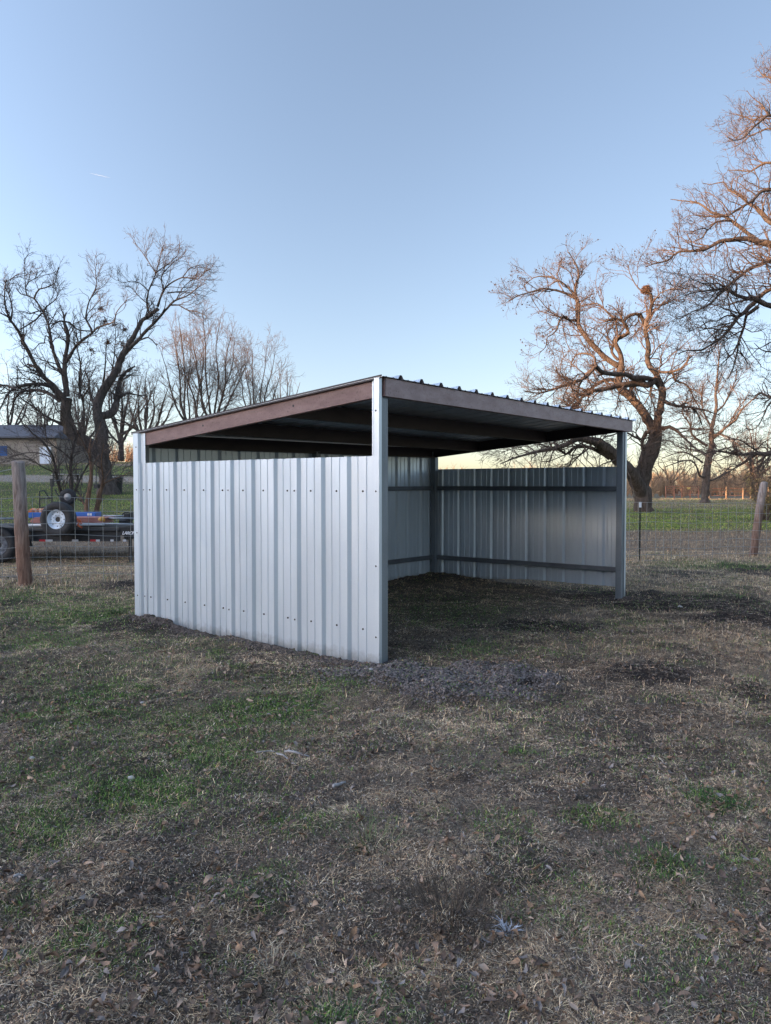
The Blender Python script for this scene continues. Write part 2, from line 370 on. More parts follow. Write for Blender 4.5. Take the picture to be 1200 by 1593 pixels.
# unseen ridge added behind the camera, shaped to shade the yard and darken reflections
def shade_ridge():
    S = np.array([SUN_DIR.x, SUN_DIR.y]); T = np.array([-(-SUN_DIR.y), -SUN_DIR.x * -1]) if False else np.array([SUN_DIR.y, -SUN_DIR.x])
    # T runs towards the left of the view
    ts = np.arange(-420, 420, 3.0); ss = np.arange(-45, 46, 5.0)
    tt, s2 = np.meshgrid(ts, ss)
    tl = tt * (1 if T[0] < 0 else -1)            # larger = further left
    H = 17.6 + 1.6 * sst(tl, 22, 18) + 7.0 * sst(tl, 37, 42) * sst(tl, 51, 47) - 1.5 * sst(tl, 48, 51) + 9.5 * sst(tl, 56, 62) * sst(tl, 84, 79) + 115 * sst(tl, -50, -115) + (fbm(tt, s2 * 0, 9, 3, 3) - 0.5) * 2.2
    hh = H * np.exp(-(s2 / 22.0) ** 2) + (fbm(tt, s2, 8, 8, 3) - 0.5) * 1.0 * (np.abs(s2) < 40)
    D = 112 + s2
    xx = S[0] * D + T[0] * tt; yy = S[1] * D + T[1] * tt
    v = np.stack([xx, yy, hh - 0.6], -1).reshape(-1, 3); r, c = tt.shape; ii = np.arange(r * c).reshape(r, c)
    f = np.stack([ii[:-1, :-1], ii[:-1, 1:], ii[1:, 1:], ii[1:, :-1]], -1).reshape(-1, 4)
    o = mesh_obj('unseen_shade_ridge', v, f, noisy('shade_ridge_cover', (0.03, 0.035, 0.02), (0.09, 0.075, 0.05), 0.4, 1.0, bs=0), smooth=False)
    tag(o, kind='structure')
shade_ridge()

# ------------------------------------------------------------------ the shed
U = np.array([-0.78411, 0.62062, 0.0]); V = np.array([0.62062, 0.78411, 0.0]); ZZ = np.array([0, 0, 1.0])
LW = 3.50; WW = 5.41                     # end-wall length, opening width
B0 = np.array([-0.034, 6.477, 0.0])
def SP_(u, v, z): return B0 + U * u + V * v + ZZ * z
DV = 0.036 + 0.0                          # the back corner sits slightly out of square
LD = 3.545 * 0.91 
def roofz(u): return 2.425 - 0.0911 * u   # underside of the roof sheets
shed = thing('loafing_shed', 'open-fronted corrugated metal livestock shed with a sloping roof standing in the dry pasture', 'shed', B0)
RIB = 0.3048
def panel_profile(length, phase, depth, minor=0.006):
    """points (s, d) of a ribbed sheet across its width; ribs protrude by d"""
    pts = []
    k0 = int(math.floor((0 - phase) / RIB)) - 1; k1 = int(math.ceil((length - phase) / RIB)) + 1
    for k in range(k0, k1):
        c = phase + k * RIB
        pts += [(c - 0.038, 0), (c - 0.015, depth), (c + 0.015, depth), (c + 0.038, 0)]
        if k % 3 == 0: pts += [(c + 0.0385, 0.0038), (c + 0.0455, 0.0038), (c + 0.0460, 0)]      # edge of the overlapping sheet
        for m in (0.105, 0.200):
            pts += [(c + m - 0.011, 0), (c + m - 0.007, minor), (c + m + 0.007, minor), (c + m + 0.011, 0)]
    out = []
    pts.sort()
    def interp(s):
        for (a, b) in zip(pts[:-1], pts[1:]):
            if a[0] <= s <= b[0]: return a[1] + (b[1] - a[1]) * (s - a[0]) / max(1e-9, b[0] - a[0])
        return 0
    out.append((0, interp(0)))
    out += [p for p in pts if 0.001 < p[0] < length - 0.001]
    out.append((length, interp(length)))
    return out
def wall_panel(name, org, along, outw, length, phase, z0f, z1f, mat, depth=0.032, label=None, minor=0.006):
    pr = panel_profile(length, phase, depth, minor); v = []; 
    rows = 10
    for (s, d) in pr:
        z0, z1 = z0f(s), z1f(s)
        for r in range(rows + 1):
            t = r / rows; z = z0 + (z1 - z0) * t
            w = 0.0012 * math.sin(s * 5.1 + z * 3.3) + 0.001 * math.sin(s * 17 + 1.3 * z)
            v.append(org + along * s + outw * (d + w) + ZZ * z)
    n = len(pr); ii = np.arange(n * (rows + 1)).reshape(n, rows + 1)
    f = np.stack([ii[:-1, :-1], ii[1:, :-1], ii[1:, 1:], ii[:-1, 1:]], -1).reshape(-1, 4)
    o = mesh_obj(name, v, f, mat, shed)
    m = o.modifiers.new('sheet', 'SOLIDIFY'); m.thickness = 0.0016; m.offset = 0
    if label: o['label'] = label
    return o
# left end wall (A-B): u from 0 (near corner) to LW; outward = -V
endw = wall_panel('wall_panel', SP_(0.02, -0.005, 0), U, -V, LW - 0.04, 0.345, lambda s: -0.06 + 0.0 * s, lambda s: 1.775, M_SHEET)
endw['label'] = 'pale ribbed sheet wall nearest the camera'
# far end wall (C-D)
wall_panel('wall_panel', SP_(0.05, WW + 0.012, 0), U, V, LD - 0.02, 0.24, lambda s: 0.105 - 0.10 * sst(np.array(s), 1.3, 3.0), lambda s: 1.79, M_SHEET, label='grey ribbed sheet wall at the far end, seen from inside')
# back wall (A-D)
dvec = (SP_(LD, WW, 0) - SP_(LW, 0, 0)); LB = np.linalg.norm(dvec); dvec /= LB
outb = np.cross(dvec, ZZ); outb = outb if np.dot(outb, U) > 0 else -outb
wall_panel('wall_panel', SP_(LW, 0, 0) + outb * 0.005, dvec, outb, LB, 0.2, lambda s: -0.02 + 0.10 * s / LB, lambda s: 2.03 + 0.045 * s / LB, M_SHEET, label='back wall of tall ribbed sheets')
def sbeam(name, a, b, wid, hei, mat, label=None, parent=shed, bevel=0.004):
    m = MB(); m.beam(a, b, wid, hei); o = m.build(name, mat, parent, bevel=bevel)
    if label: o['label'] = label
    return o
def cbeam(name, a, b, hei, depth, inward, mat, label=None, th=0.004, lip=0.018):
    """C-purlin: web plus two flanges and lips turned inwards"""
    a = np.array(a, float); b = np.array(b, float); d = (b - a) / np.linalg.norm(b - a); L = np.linalg.norm(b - a)
    up = np.cross(np.cross(d, ZZ), d); up /= np.linalg.norm(up); inw = np.array(inward, float)
    c = (a + b) / 2; m = MB()
    m.box(c, d, inw, up, L / 2, th / 2, hei / 2)
    for s in (-1, 1):
        m.box(c + up * s * (hei / 2 - th / 2) + inw * (depth / 2 + th / 2), d, inw, up, L / 2, depth / 2, th / 2)
        m.box(c + up * s * (hei / 2 - th - lip / 2) + inw * (depth + th / 2 - th / 2), d, inw, up, L / 2, th / 2, lip / 2)
    o = m.build(name, mat, shed, bevel=0.0015)
    if label: o['label'] = label
    return o
# posts: galvanised square tubes
def post(u, v, z0, z1, label, org=None, w=0.088):
    c = SP_(u, v, (z0 + z1) / 2) if org is None else np.array([org[0], org[1], (z0 + z1) / 2])
    m = MB(); m.box(c, U, V, ZZ, w / 2, w / 2, (z1 - z0) / 2)
    # open seam of the folded section on the front face
    o = m.build('corner_post', M_GALV, shed, bevel=0.006); o['label'] = label; return o
post(0.048, 0.052, -0.25, roofz(0.1) - 0.153, 'galvanised post at the near front corner')
post(0.048, WW - 0.05, -0.3, roofz(0.1) - 0.153, 'galvanised post at the far front corner')
post(LW - 0.052, 0.052, -0.2, roofz(LW) - 0.004, 'back post at the near end')
pd = SP_(LD - 0.052, WW - 0.052, 0); post(0, 0, -0.2, roofz(LD) - 0.15, 'dark post in the back inside corner', org=pd)
pm = (SP_(LW - 0.052, 0.052, 0) + pd) / 2; o = post(0, 0, -0.2, 1.99, 'post halfway along the back wall', org=pm); o.name = 'middle_post'
# roof: ribs run from front to back
RV0, RV1 = -0.035, WW + 0.30
pr = panel_profile(RV1 - RV0, 0.208 + 0.036, 0.032, 0.004)
v = []
us = np.linspace(-0.045, LW + 0.06, 9)
for (s, d) in pr:
    for u in us: v.append(SP_(u, RV0 + s, roofz(u) + d + 0.003))
n = len(pr); ii = np.arange(n * 9).reshape(n, 9)
f = np.stack([ii[:-1, :-1], ii[1:, :-1], ii[1:, 1:], ii[:-1, 1:]], -1).reshape(-1, 4)
roof = mesh_obj('roof_panel', v, f, M_ROOF, shed)
md = roof.modifiers.new('sheet', 'SOLIDIFY'); md.thickness = 0.0016; md.offset = 0
# dark foam closure / eave trim strip under the ribs at the front and the rake trim at both ends
zf = roofz(-0.02)
cbeam('front_beam', SP_(-0.022, 0.028, zf - 0.078), SP_(-0.022, WW + 0.19, zf - 0.078), 0.150, 0.06, U, M_PRIMER_F, 'faded mauve-grey steel beam across the open front')
eb = MB(); eb.box(SP_(0.012, 0.018, zf - 0.078), U, V, ZZ, 0.034, 0.004, 0.077); eb.build('beam_end_plate', M_PRIMER, shed)
cbeam('side_beam', SP_(0.03, -0.004, roofz(0.03) - 0.079), SP_(LW - 0.03, -0.004, roofz(LW - 0.03) - 0.079), 0.150, 0.055, V, M_PRIMER, 'red-brown beam sloping down the near end')
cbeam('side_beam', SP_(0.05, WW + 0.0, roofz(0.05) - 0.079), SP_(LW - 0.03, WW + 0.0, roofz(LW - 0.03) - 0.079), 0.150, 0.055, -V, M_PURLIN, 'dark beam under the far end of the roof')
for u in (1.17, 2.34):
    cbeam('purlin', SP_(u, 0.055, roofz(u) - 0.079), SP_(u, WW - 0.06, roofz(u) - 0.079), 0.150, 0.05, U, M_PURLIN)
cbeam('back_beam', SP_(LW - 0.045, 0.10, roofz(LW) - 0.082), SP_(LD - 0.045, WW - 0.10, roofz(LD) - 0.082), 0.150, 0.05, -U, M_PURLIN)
# girts
GZ1, GZ2 = 1.48, 0.35
for z in (GZ1, GZ2):
    sbeam('girt', SP_(0.095, 0.036, z - (0.06 if z < 1 else 0)), SP_(LW - 0.10, 0.036, z - (0.06 if z < 1 else 0)), 0.06, 0.065, M_GIRT)
    sbeam('girt', SP_(0.095, WW - 0.022, z), SP_(LD - 0.10, WW - 0.022, z), 0.06, 0.065, M_GIRT, 'dark rail along the inside of the far end wall')
    a = SP_(LW - 0.03, 0.10, z - 0.02) + 0 * outb; b = pd + ZZ * (z + 0.0) + U * 0.022 
    a = a - dvec * 0; 
    m1 = pm + U * 0.022; 
    sbeam('girt', a, b - V * 0.05, 0.055, 0.065, M_GIRT, 'dark rail along the back wall')
# corner trims of folded sheet
def trim(org, along, outw, z0, z1, prof, label):
    v = []
    for (s, d) in prof:
        for z in (z0, z1): v.append(org + along * s + outw * d + ZZ * z)
    n = len(prof); f = [(2 * i, 2 * i + 2, 2 * i + 3, 2 * i + 1) for i in range(n - 1)]
    o = mesh_obj('corner_trim', v, f, M_SHEET, shed); m = o.modifiers.new('s', 'SOLIDIFY'); m.thickness = 0.0018; m.offset = 0
    o['label'] = label
trim(SP_(-0.008, -0.006, 0), U, -V, -0.05, roofz(0) - 0.004, [(0.0, 0.0), (0.0, 0.036), (0.052, 0.036), (0.085, 0.006), (0.098, 0.006)], 'narrow full-height trim at the near front corner')
trim(SP_(LW + 0.005, -0.006, 0), -U, -V, -0.04, roofz(LW) - 0.004, [(0.0, -0.03), (0.0, 0.036), (0.088, 0.036), (0.108, 0.004), (0.165, 0.004), (0.170, 0.010), (0.19, 0.010)], 'wide ribbed trim at the low back corner')
trim(SP_(-0.004, WW + 0.0, 0), U, V, -0.06, roofz(0) - 0.16, [(0.0, -0.02), (0.0, 0.036), (0.05, 0.036), (0.08, 0.016)], 'bright edge trim on the far front post')
# rake trim under the roof edge on the near end
rk = MB(); rk.beam(SP_(-0.03, -0.033, roofz(-0.03) + 0.004), SP_(LW + 0.05, -0.033, roofz(LW + 0.05) + 0.004), 0.003, 0.030)
rk.build('rake_trim', M_PURLIN, shed)
# screws on the near wall
sx_full = [180 + z * .36667 for z in (124, 149, 220, 247, 295, 377, 457, 491, 544, 630, 732, 771, 831, 940, 1052)]
def u_at(px):
    k = (px - 600) / F       # solve B0+U*u
    # x = k*y
    return (B0[0] - k * B0[1] * 1.0 * (1 / CP)) / (k * U[1] / CP - U[0])
for row, zz in ((0, 1.478), (1, 0.295)):
    for px in sx_full:
        u = u_at(px); ph = ((u - 0.02 - 0.345 + RIB / 2) % RIB) - RIB / 2
        m = MB(); c = SP_(u, -0.006 - (0.032 if abs(ph) < 0.02 else 0.004), zz)
        m.lathe(c, -V, [(0.0, 0.006), (0.004, 0.006), (0.0045, 0.002), (0.0085, 0.0015), (0.0085, -0.004)], 8)
        m.build('screw', M_SCREW, endw, smooth=True)
for (u_, out_, zs) in ((0.026, 0.042, (0.25, 0.85, 1.478, 2.15)), (LW - 0.05, 0.042, (0.3, 1.0, 1.478, 1.95))):
    for zz in zs:
        m = MB(); m.lathe(SP_(u_, -out_, zz), -V, [(0.0, 0.006), (0.004, 0.006), (0.0045, 0.002), (0.0085, 0.0015), (0.0085, -0.003)], 8); m.build('screw', M_SCREW, shed, smooth=True)
# holes in the side beam (oval slots), drawn as flat dark discs
for u in (1.03, 2.33):
    m = MB(); c = SP_(u, -0.0065, roofz(u) - 0.075); m.lathe(c, -V, [(0, 0.0012), (0.009, 0.001), (0.012, 0)], 12)
    o = m.build('slot_disc', M_SCREW, shed)

# ------------------------------------------------------------------ tree machinery
def tubes_arr(P, R, k):
    N, n, _ = P.shape
    t = np.empty_like(P); t[:, 1:-1] = P[:, 2:] - P[:, :-2]; t[:, 0] = P[:, 1] - P[:, 0]; t[:, -1] = P[:, -1] - P[:, -2]
    t /= np.linalg.norm(t, axis=2, keepdims=True) + 1e-9
    m = np.abs(t.mean(1)); ref = np.eye(3)[np.argmin(m, axis=1)][:, None, :]
    e1 = np.cross(t, ref); e1 /= np.linalg.norm(e1, axis=2, keepdims=True) + 1e-9; e2 = np.cross(t, e1)
    a = np.arange(k) * 2 * math.pi / k
    Vv = P[:, :, None, :] + R[:, :, None, None] * (np.cos(a)[None, None, :, None] * e1[:, :, None, :] + np.sin(a)[None, None, :, None] * e2[:, :, None, :])
    base = (np.arange(N) * n * k)[:, None, None]; i = (np.arange(n - 1) * k)[None, :, None]; j = np.arange(k)[None, None, :]; j2 = (j + 1) % k
    f = np.stack([base + i + j, base + i + j2, base + i + k + j2, base + i + k + j], -1).reshape(-1, 4)
    return Vv.reshape(-1, 3), f
class Acc:
    def __init__(s): s.v = []; s.f = []; s.n = 0
    def add(s, v, f):
        s.v.append(v); s.f.append(f + s.n); s.n += len(v)
    def build(s, name, mat, parent=None, smooth=True):
        return mesh_obj(name, np.concatenate(s.v), np.concatenate(s.f), mat, parent, smooth)
def grow(P, R, spacing, length, n=5, ang=(0.5, 1.1), wig=0.3, up=0.05, t0=0.12, rf=0.6, rmax=1e9, rmin=0.004, tip=0.4, lvar=0.45, cen=None, outw=0.0, droop=0.0):
    """children along every polyline of P (N,n,3) with radii R (N,n)"""
    seg = np.linalg.norm(P[:, 1:] - P[:, :-1], axis=2); cum = np.concatenate([np.zeros((len(P), 1)), np.cumsum(seg, 1)], 1); L = cum[:, -1]
    cnt = rng.poisson(np.maximum(L / spacing, 0.01)); cnt = np.maximum(cnt, 1)
    par = np.repeat(np.arange(len(P)), cnt); M = len(par)
    t = t0 + (1 - t0) * rng.random(M) ** 0.85
    s = t * L[par]
    ci = np.sum(cum[par] <= s[:, None], axis=1) - 1; ci = np.clip(ci, 0, P.shape[1] - 2)
    fr = ((s - cum[par, ci]) / (seg[par, ci] + 1e-9))[:, None]
    p0 = P[par, ci] * (1 - fr) + P[par, ci + 1] * fr
    r0 = R[par, ci] * (1 - fr[:, 0]) + R[par, ci + 1] * fr[:, 0]
    T = P[par, ci + 1] - P[par, ci]; T /= np.linalg.norm(T, axis=1, keepdims=True) + 1e-9
    q = rng.normal(size=(M, 3)); q -= (q * T).sum(1, keepdims=True) * T; q /= np.linalg.norm(q, axis=1, keepdims=True)
    a = rng.uniform(ang[0], ang[1], M)[:, None]
    d = np.cos(a) * T + np.sin(a) * q
    d[:, 2] += up * 2
    if cen is not None:
        o = p0 - cen; o /= np.linalg.norm(o, axis=1, keepdims=True) + 1e-9; d += outw * o
    d /= np.linalg.norm(d, axis=1, keepdims=True)
    ln = length * (1 + lvar * rng.uniform(-1, 1, M)) * (1.28 - 0.85 * t)
    C = np.empty((M, n, 3)); C[:, 0] = p0; st = (ln / (n - 1))[:, None]
    for i in range(1, n):
        C[:, i] = C[:, i - 1] + d * st
        d = d + rng.normal(size=(M, 3)) * wig; d[:, 2] += up - droop * i / n
        d /= np.linalg.norm(d, axis=1, keepdims=True)
    rr = np.clip(r0 * rf, rmin, rmax)
    Rc = rr[:, None] * np.linspace(1, tip, n)[None, :]
    return C, np.maximum(Rc, rmin * 0.7)
def catmull(P, R, step):
    P = np.array(P, float); R = np.array(R, float)
    if len(P) < 3: 
        m = max(3, int(np.linalg.norm(P[-1] - P[0]) / step)); t = np.linspace(0, 1, m)[:, None]
        return P[0] * (1 - t) + P[-1] * t, R[0] * (1 - t[:, 0]) + R[-1] * t[:, 0]
    Q = np.vstack([2 * P[0] - P[1], P, 2 * P[-1] - P[-2]]); out = []; ro = []
    for i in range(1, len(Q) - 2):
        m = max(1, int(np.linalg.norm(Q[i + 1] - Q[i]) / step)); t = (np.arange(m) / m)[:, None]
        a, b, c, d = Q[i - 1], Q[i], Q[i + 1], Q[i + 2]
        out.append(0.5 * (2 * b + (c - a) * t + (2 * a - 5 * b + 4 * c - d) * t ** 2 + (3 * b - a - 3 * c + d) * t ** 3))
        ro.append(R[i - 1] * (1 - t[:, 0]) + R[i] * t[:, 0])
    out.append(P[-1:]); ro.append(R[-1:])
    return np.vstack(out), np.concatenate(ro)
def limb_tree(name, label, cat, Y, limbs, barkm, twigm, levels, group=None, jitter=0.02, base_flare=0, off_scale=1.0, extra=None, ws=1.0):
    """limbs: list of (points_px [(x,y)...], start width px, end width px, depth offset in m)"""
    done = []; acc = Acc(); lim = []
    for li, (pts, w0, w1, off) in enumerate(limbs):
        pts = np.array(pts, float)
        if not done: y0 = Y
        else:
            best = None
            for (pp, yy) in done:
                dd = np.linalg.norm(pp - pts[0], axis=1); k = int(np.argmin(dd))
                if best is None or dd[k] < best[0]: best = (dd[k], yy[k])
            y0 = best[1]
        cum = np.concatenate([[0], np.cumsum(np.linalg.norm(np.diff(pts, axis=0), axis=1))]); t = cum / cum[-1]
        ys = y0 + off * off_scale * t ** 1.1
        if isinstance(w0, (list, tuple)): w = np.interp(np.linspace(0, 1, len(pts)), np.linspace(0, 1, len(w0)), np.array(w0, float))
        else: w = (w0 + (w1 - w0) * t ** 0.8)
        w = w * ws
        P3 = np.array([W(p[0], p[1], yv) for p, yv in zip(pts, ys)]); R3 = w * ys / F / 2
        P3[1:-1] += rng.normal(size=(len(P3) - 2, 3)) * jitter * np.array([0.3, 1, 0.3])
        Ps, Rs = catmull(P3, R3, 0.22 if Y > 30 else 0.15)
        # dense px record for attachments
        done.append((np.stack([np.interp(np.linspace(0, 1, 60), t, pts[:, 0]), np.interp(np.linspace(0, 1, 60), t, pts[:, 1])], 1), np.interp(np.linspace(0, 1, 60), t, ys)))
        Ps[1:-1] += rng.normal(size=(len(Ps) - 2, 3)) * np.minimum(Rs[1:-1, None] * 0.10, 0.02)
        Rj = Rs * (1 + rng.normal(size=len(Rs)) * 0.075)
        v, f = tubes_arr(Ps[None], Rj[None], 12 if Rs.max() > 0.2 else 8); acc.add(v, f)
        lim.append((Ps, Rs))
    base = lim[0][0][0].copy(); base[2] = gz1(base[0], base[1])
    root = thing(name, label, cat, base, group)
    acc.build('trunk', barkm, root)
    # resample limbs to common n for growth
    n = 24; P = []; R = []
    for i, (a, b) in enumerate(lim):
        if i == 0 and extra != 'all': continue
        L = np.concatenate([[0], np.cumsum(np.linalg.norm(np.diff(a, axis=0), axis=1))]); t = np.linspace(0, L[-1], n)
        P.append(np.stack([np.interp(t, L, a[:, k]) for k in range(3)], 1)); R.append(np.interp(t, L, b))
    P = np.array(P); R = np.array(R); cen = P.reshape(-1, 3).mean(0); cen[2] -= 2
    cr = Acc(); cur = (P, R); ends = None
    for lv in levels:
        kk = dict(lv); k = kk.pop('k', 4); kk.setdefault('cen', cen)
        src = cur
        cur = grow(src[0], src[1], **kk)
        v, f = tubes_arr(cur[0], cur[1], k); cr.add(v, f); ends = cur
    cr.build('crown', twigm, root)
    return root, ends, lim

# ------------------------------------------------------------------ the trees
def q5(ox, oy, sc, pts): return [(ox + x / sc, oy + y / sc) for x, y in pts]
z1 = lambda *p: q5(860, 380, 5, p)
z4 = lambda *p: q5(860, 580, 5, p)
z5 = lambda *p: q5(1000, 560, 6, p)
z2 = lambda *p: q5(1000, 80, 6, p)
z3 = lambda *p: q5(1000, 300, 6, p)
y6 = lambda *p: q5(0, 360, 6, p)
y7 = lambda *p: q5(0, 580, 5, p)
y8 = lambda *p: q5(180, 360, 3.75, p)
# twisted pecan right of the shed
T5 = [
 ([(1002, 797), (1001, 788), (1001, 770), (1000, 748), (1006, 722), (1014, 700), (1019, 682), (1019, 664)], [36, 29, 25, 26, 26, 25, 21, 19], 0, 0),
 ([(1018, 672)] + z4((700, 300), (600, 180), (520, 110)) + z1((520, 1000), (535, 950)), 15, 12, 1.0),
 (z1((535, 950), (490, 930), (400, 870), (320, 790), (250, 710), (200, 620), (198, 480), (185, 420)), 10, 6.5, 1.5),
 (z1((185, 420), (172, 350), (200, 250), (190, 180), (150, 100), (125, 60)), 5.5, 1.5, 1.0),
 (z1((188, 425), (100, 380), (0, 355)) + [(845, 449), (825, 455), (806, 460), (792, 468)], 5, 1.2, -1.5),
 (z1((180, 400), (100, 320), (20, 270)) + [(848, 430), (830, 432), (815, 445)], 4, 1.2, 1.0),
 (z1((195, 590), (130, 590), (85, 560), (50, 600), (35, 660), (0, 700)) + [(852, 524), (849, 540), (840, 548)], 4.5, 1.0, -2.0),
 (z1((535, 950), (530, 860), (500, 800), (480, 750), (520, 720), (590, 690), (580, 640), (545, 600), (480, 575), (410, 600)), 9, 3, -1.0),
 (z1((510, 900), (460, 840), (480, 770), (520, 730)), 4.5, 5, .3),
 (z1((545, 605), (600, 555), (680, 545), (710, 600), (725, 650)), 5, 6, .5),
 (z1((490, 580), (420, 520), (340, 460), (220, 480)), 3, 1.6, 1),
 ([(1020, 670)] + z4((845, 250), (850, 130), (825, 60)) + z1((800, 1000), (750, 950), (738, 870), (745, 780), (722, 680), (730, 600), (760, 530), (775, 460), (765, 390)), 15, 4.5, -1.5),
 (z1((765, 390), (700, 370), (640, 310), (600, 220), (585, 160)), 3.2, 1, 0.8),
 (z1((770, 470), (840, 380), (950, 340), (1010, 320)), 3, 1, -1),
 (z1((785, 470), (860, 470), (960, 420)) , 2.5, 1, 1),
 (z1((750, 950), (830, 990), (930, 990), (1000, 965), (1040, 930), (1065, 870)), 6, 2, -2),
 (z1((930, 995), (950, 1060), (1050, 1100), (1100, 1200)) + [(1092, 640)], 4, 1.3, 1),
 (z1((800, 975), (850, 940), (820, 890), (770, 890)), 3.5, 1.5, 1),
 (z4((850, 130), (800, 60), (740, 90), (660, 80)) + z1((560, 1090), (480, 1110), (400, 1125), (300, 1150), (230, 1190), (170, 1250)) + [(884, 642)], [8, 10, 10.5, 10, 9, 8, 7, 6, 5, 4, 3], 0, -2.5),
 (z4((800, 55), (720, 40), (620, 40)) + z1((560, 1010), (450, 1010), (370, 985), (335, 945)), [8, 8, 8, 7.5, 7, 7, 6.5], 0, -3.0),
 (z1((335, 945), (260, 1030), (220, 1055), (120, 1090), (0, 1130)) + [(838, 612), (815, 608)], 7, 1.6, -1.5),
 (z1((335, 945), (330, 890), (270, 850), (180, 860), (150, 910), (140, 960)), 4.5, 1.5, 1.5),
 (z1((290, 980), (230, 1050), (190, 1150), (200, 1250)) + [(890, 640), (886, 655)], 4.5, 1.5, .5),
 (z4((500, 80), (470, 50), (380, 65), (300, 120), (240, 160), (210, 230), (160, 280)), 7, 3, -1.5),
 (z4((590, 160), (620, 110), (680, 85)), 6, 7, .3),
 (z4((770, 100), (760, 180), (800, 280), (790, 330)), 4, 1.5, -1),
 (z4((860, 215), (900, 240), (1000, 265), (1090, 270), (1130, 330), (1160, 400)), 6.5, 2, 2.0),
 (z4((1090, 270), (1180, 290), (1300, 330)), 3, 1.2, 1),
 (z4((830, 440), (910, 420), (970, 450), (1020, 500), (1100, 580), (1180, 620)), 7, 1.8, -2.0),
 (z4((760, 640), (700, 590), (700, 520), (730, 465), (790, 455)), 5, 7, -.6),
 ([(1005, 782), (994, 756)] + z4((600, 765), (520, 690), (440, 605), (360, 552), (280, 520), (200, 512)) + [(880, 692), (852, 699), (833, 703), (815, 708), (797, 714), (778, 722)], [16, 22, 21, 19, 17, 15, 12, 9, 7, 5.5, 4.5, 3.5, 2.5, 1.5], 0, -4.5),
 (z4((440, 660), (310, 590), (230, 572), (160, 590), (100, 635), (60, 600), (0, 590)) + [(838, 690)], 8, 1.5, -1.5),
 (z4((700, 520), (640, 500), (600, 475)) + [(968, 672), (955, 676), (940, 680)], 4, 1.5, -1),
 ([(907, 683), (895, 672), (880, 676), (860, 690), (845, 712)], 4, 1.2, 1.5),
 ([(833, 703), (820, 694), (800, 697), (780, 704)], 2.2, 1, 1.5),
]
LV5 = [dict(spacing=0.26, length=1.8, n=7, ang=(0.6, 1.3), wig=0.30, up=0.03, rf=0.5, rmax=0.035, rmin=0.012, outw=0.35, k=5),
       dict(spacing=0.19, length=0.85, n=5, ang=(0.5, 1.1), wig=0.28, up=0.03, rf=0.6, rmax=0.014, rmin=0.0075, outw=0.15, k=3),
       dict(spacing=0.16, length=0.32, n=3, ang=(0.4, 1.0), wig=0.2, up=0.03, rf=0.7, rmax=0.008, rmin=0.0055, k=3, t0=0.2)]
t5, e5, l5 = limb_tree('pecan_tree', 'large twisted leafless tree with a nest in its crown, rising just right of the shed', 'tree', 38.0, T5, M_BARK, M_TWIG, LV5)
# dark husks still hanging on the twigs
def husks(root, ends, num, r, name, mat, sel=None):
    P = ends[0]; c = np.arange(len(P)) if sel is None else np.where(sel(P[:, -1]))[0]
    c = rng.choice(c, min(num, len(c)), replace=False); p = P[c, -1]
    rr = r * rng.uniform(.6, 1.3, len(c))[:, None, None]
    oc = np.array([[1, 0, 0], [0, 1, 0], [-1, 0, 0], [0, -1, 0], [0, 0, 1.3], [0, 0, -1.3]])
    v = (p[:, None, :] + oc[None] * rr).reshape(-1, 3)
    ft = np.array([[0, 1, 4], [1, 2, 4], [2, 3, 4], [3, 0, 4], [1, 0, 5], [2, 1, 5], [3, 2, 5], [0, 3, 5]])
    f = (np.arange(len(c)) * 6)[:, None, None] + ft[None]
    o = mesh_obj(name, v, f.reshape(-1, 3), mat, root); o['kind'] = 'stuff'; return o
M_HUSK = new_mat('dry_husk', (0.05, 0.032, 0.025), 0.9)[0]
husks(t5, e5, 900, 0.030, 'seed_husk', M_HUSK, lambda p: (p[:, 2] > 7.5) & (p[:, 0] < 14.5))
# nest
def twig_ball(name, c, rx, rz, num, ln, r, mat, parent=None, k=3, loose=False):
    c = np.array(c, float); d = rng.normal(size=(num, 3)); d /= np.linalg.norm(d, axis=1, keepdims=True)
    rad = np.abs(rng.normal(0, .6, (num, 1))) if loose else rng.uniform(0.3, 1, (num, 1))
    p = c + d * np.array([rx, rx, rz]) * rad; q = rng.normal(size=(num, 3))
    if not loose: q -= 0.7 * (q * d).sum(1, keepdims=True) * d; q[:, 2] *= 0.5
    q /= np.linalg.norm(q, axis=1, keepdims=True); l = ln * rng.uniform(.4, 1.3, (num, 1))
    P = np.stack([p - q * l / 2, p + d * 0.02, p + q * l / 2], 1); v, f = tubes_arr(P, np.full((num, 3), r) * np.array([.4, 1, .4]), k)
    return mesh_obj(name, v, f, mat, parent)
nest = twig_ball('bird_nest', W(1005.5, 451, 36.6), 0.25, 0.20, 260, 0.34, 0.013, noisy('nest_sticks', (0.07, 0.04, 0.028), (0.16, 0.09, 0.055), 4, 0.95, bs=0))
tag(nest, 'bundled brown stick nest high in the twisted tree right of the shed', 'nest')

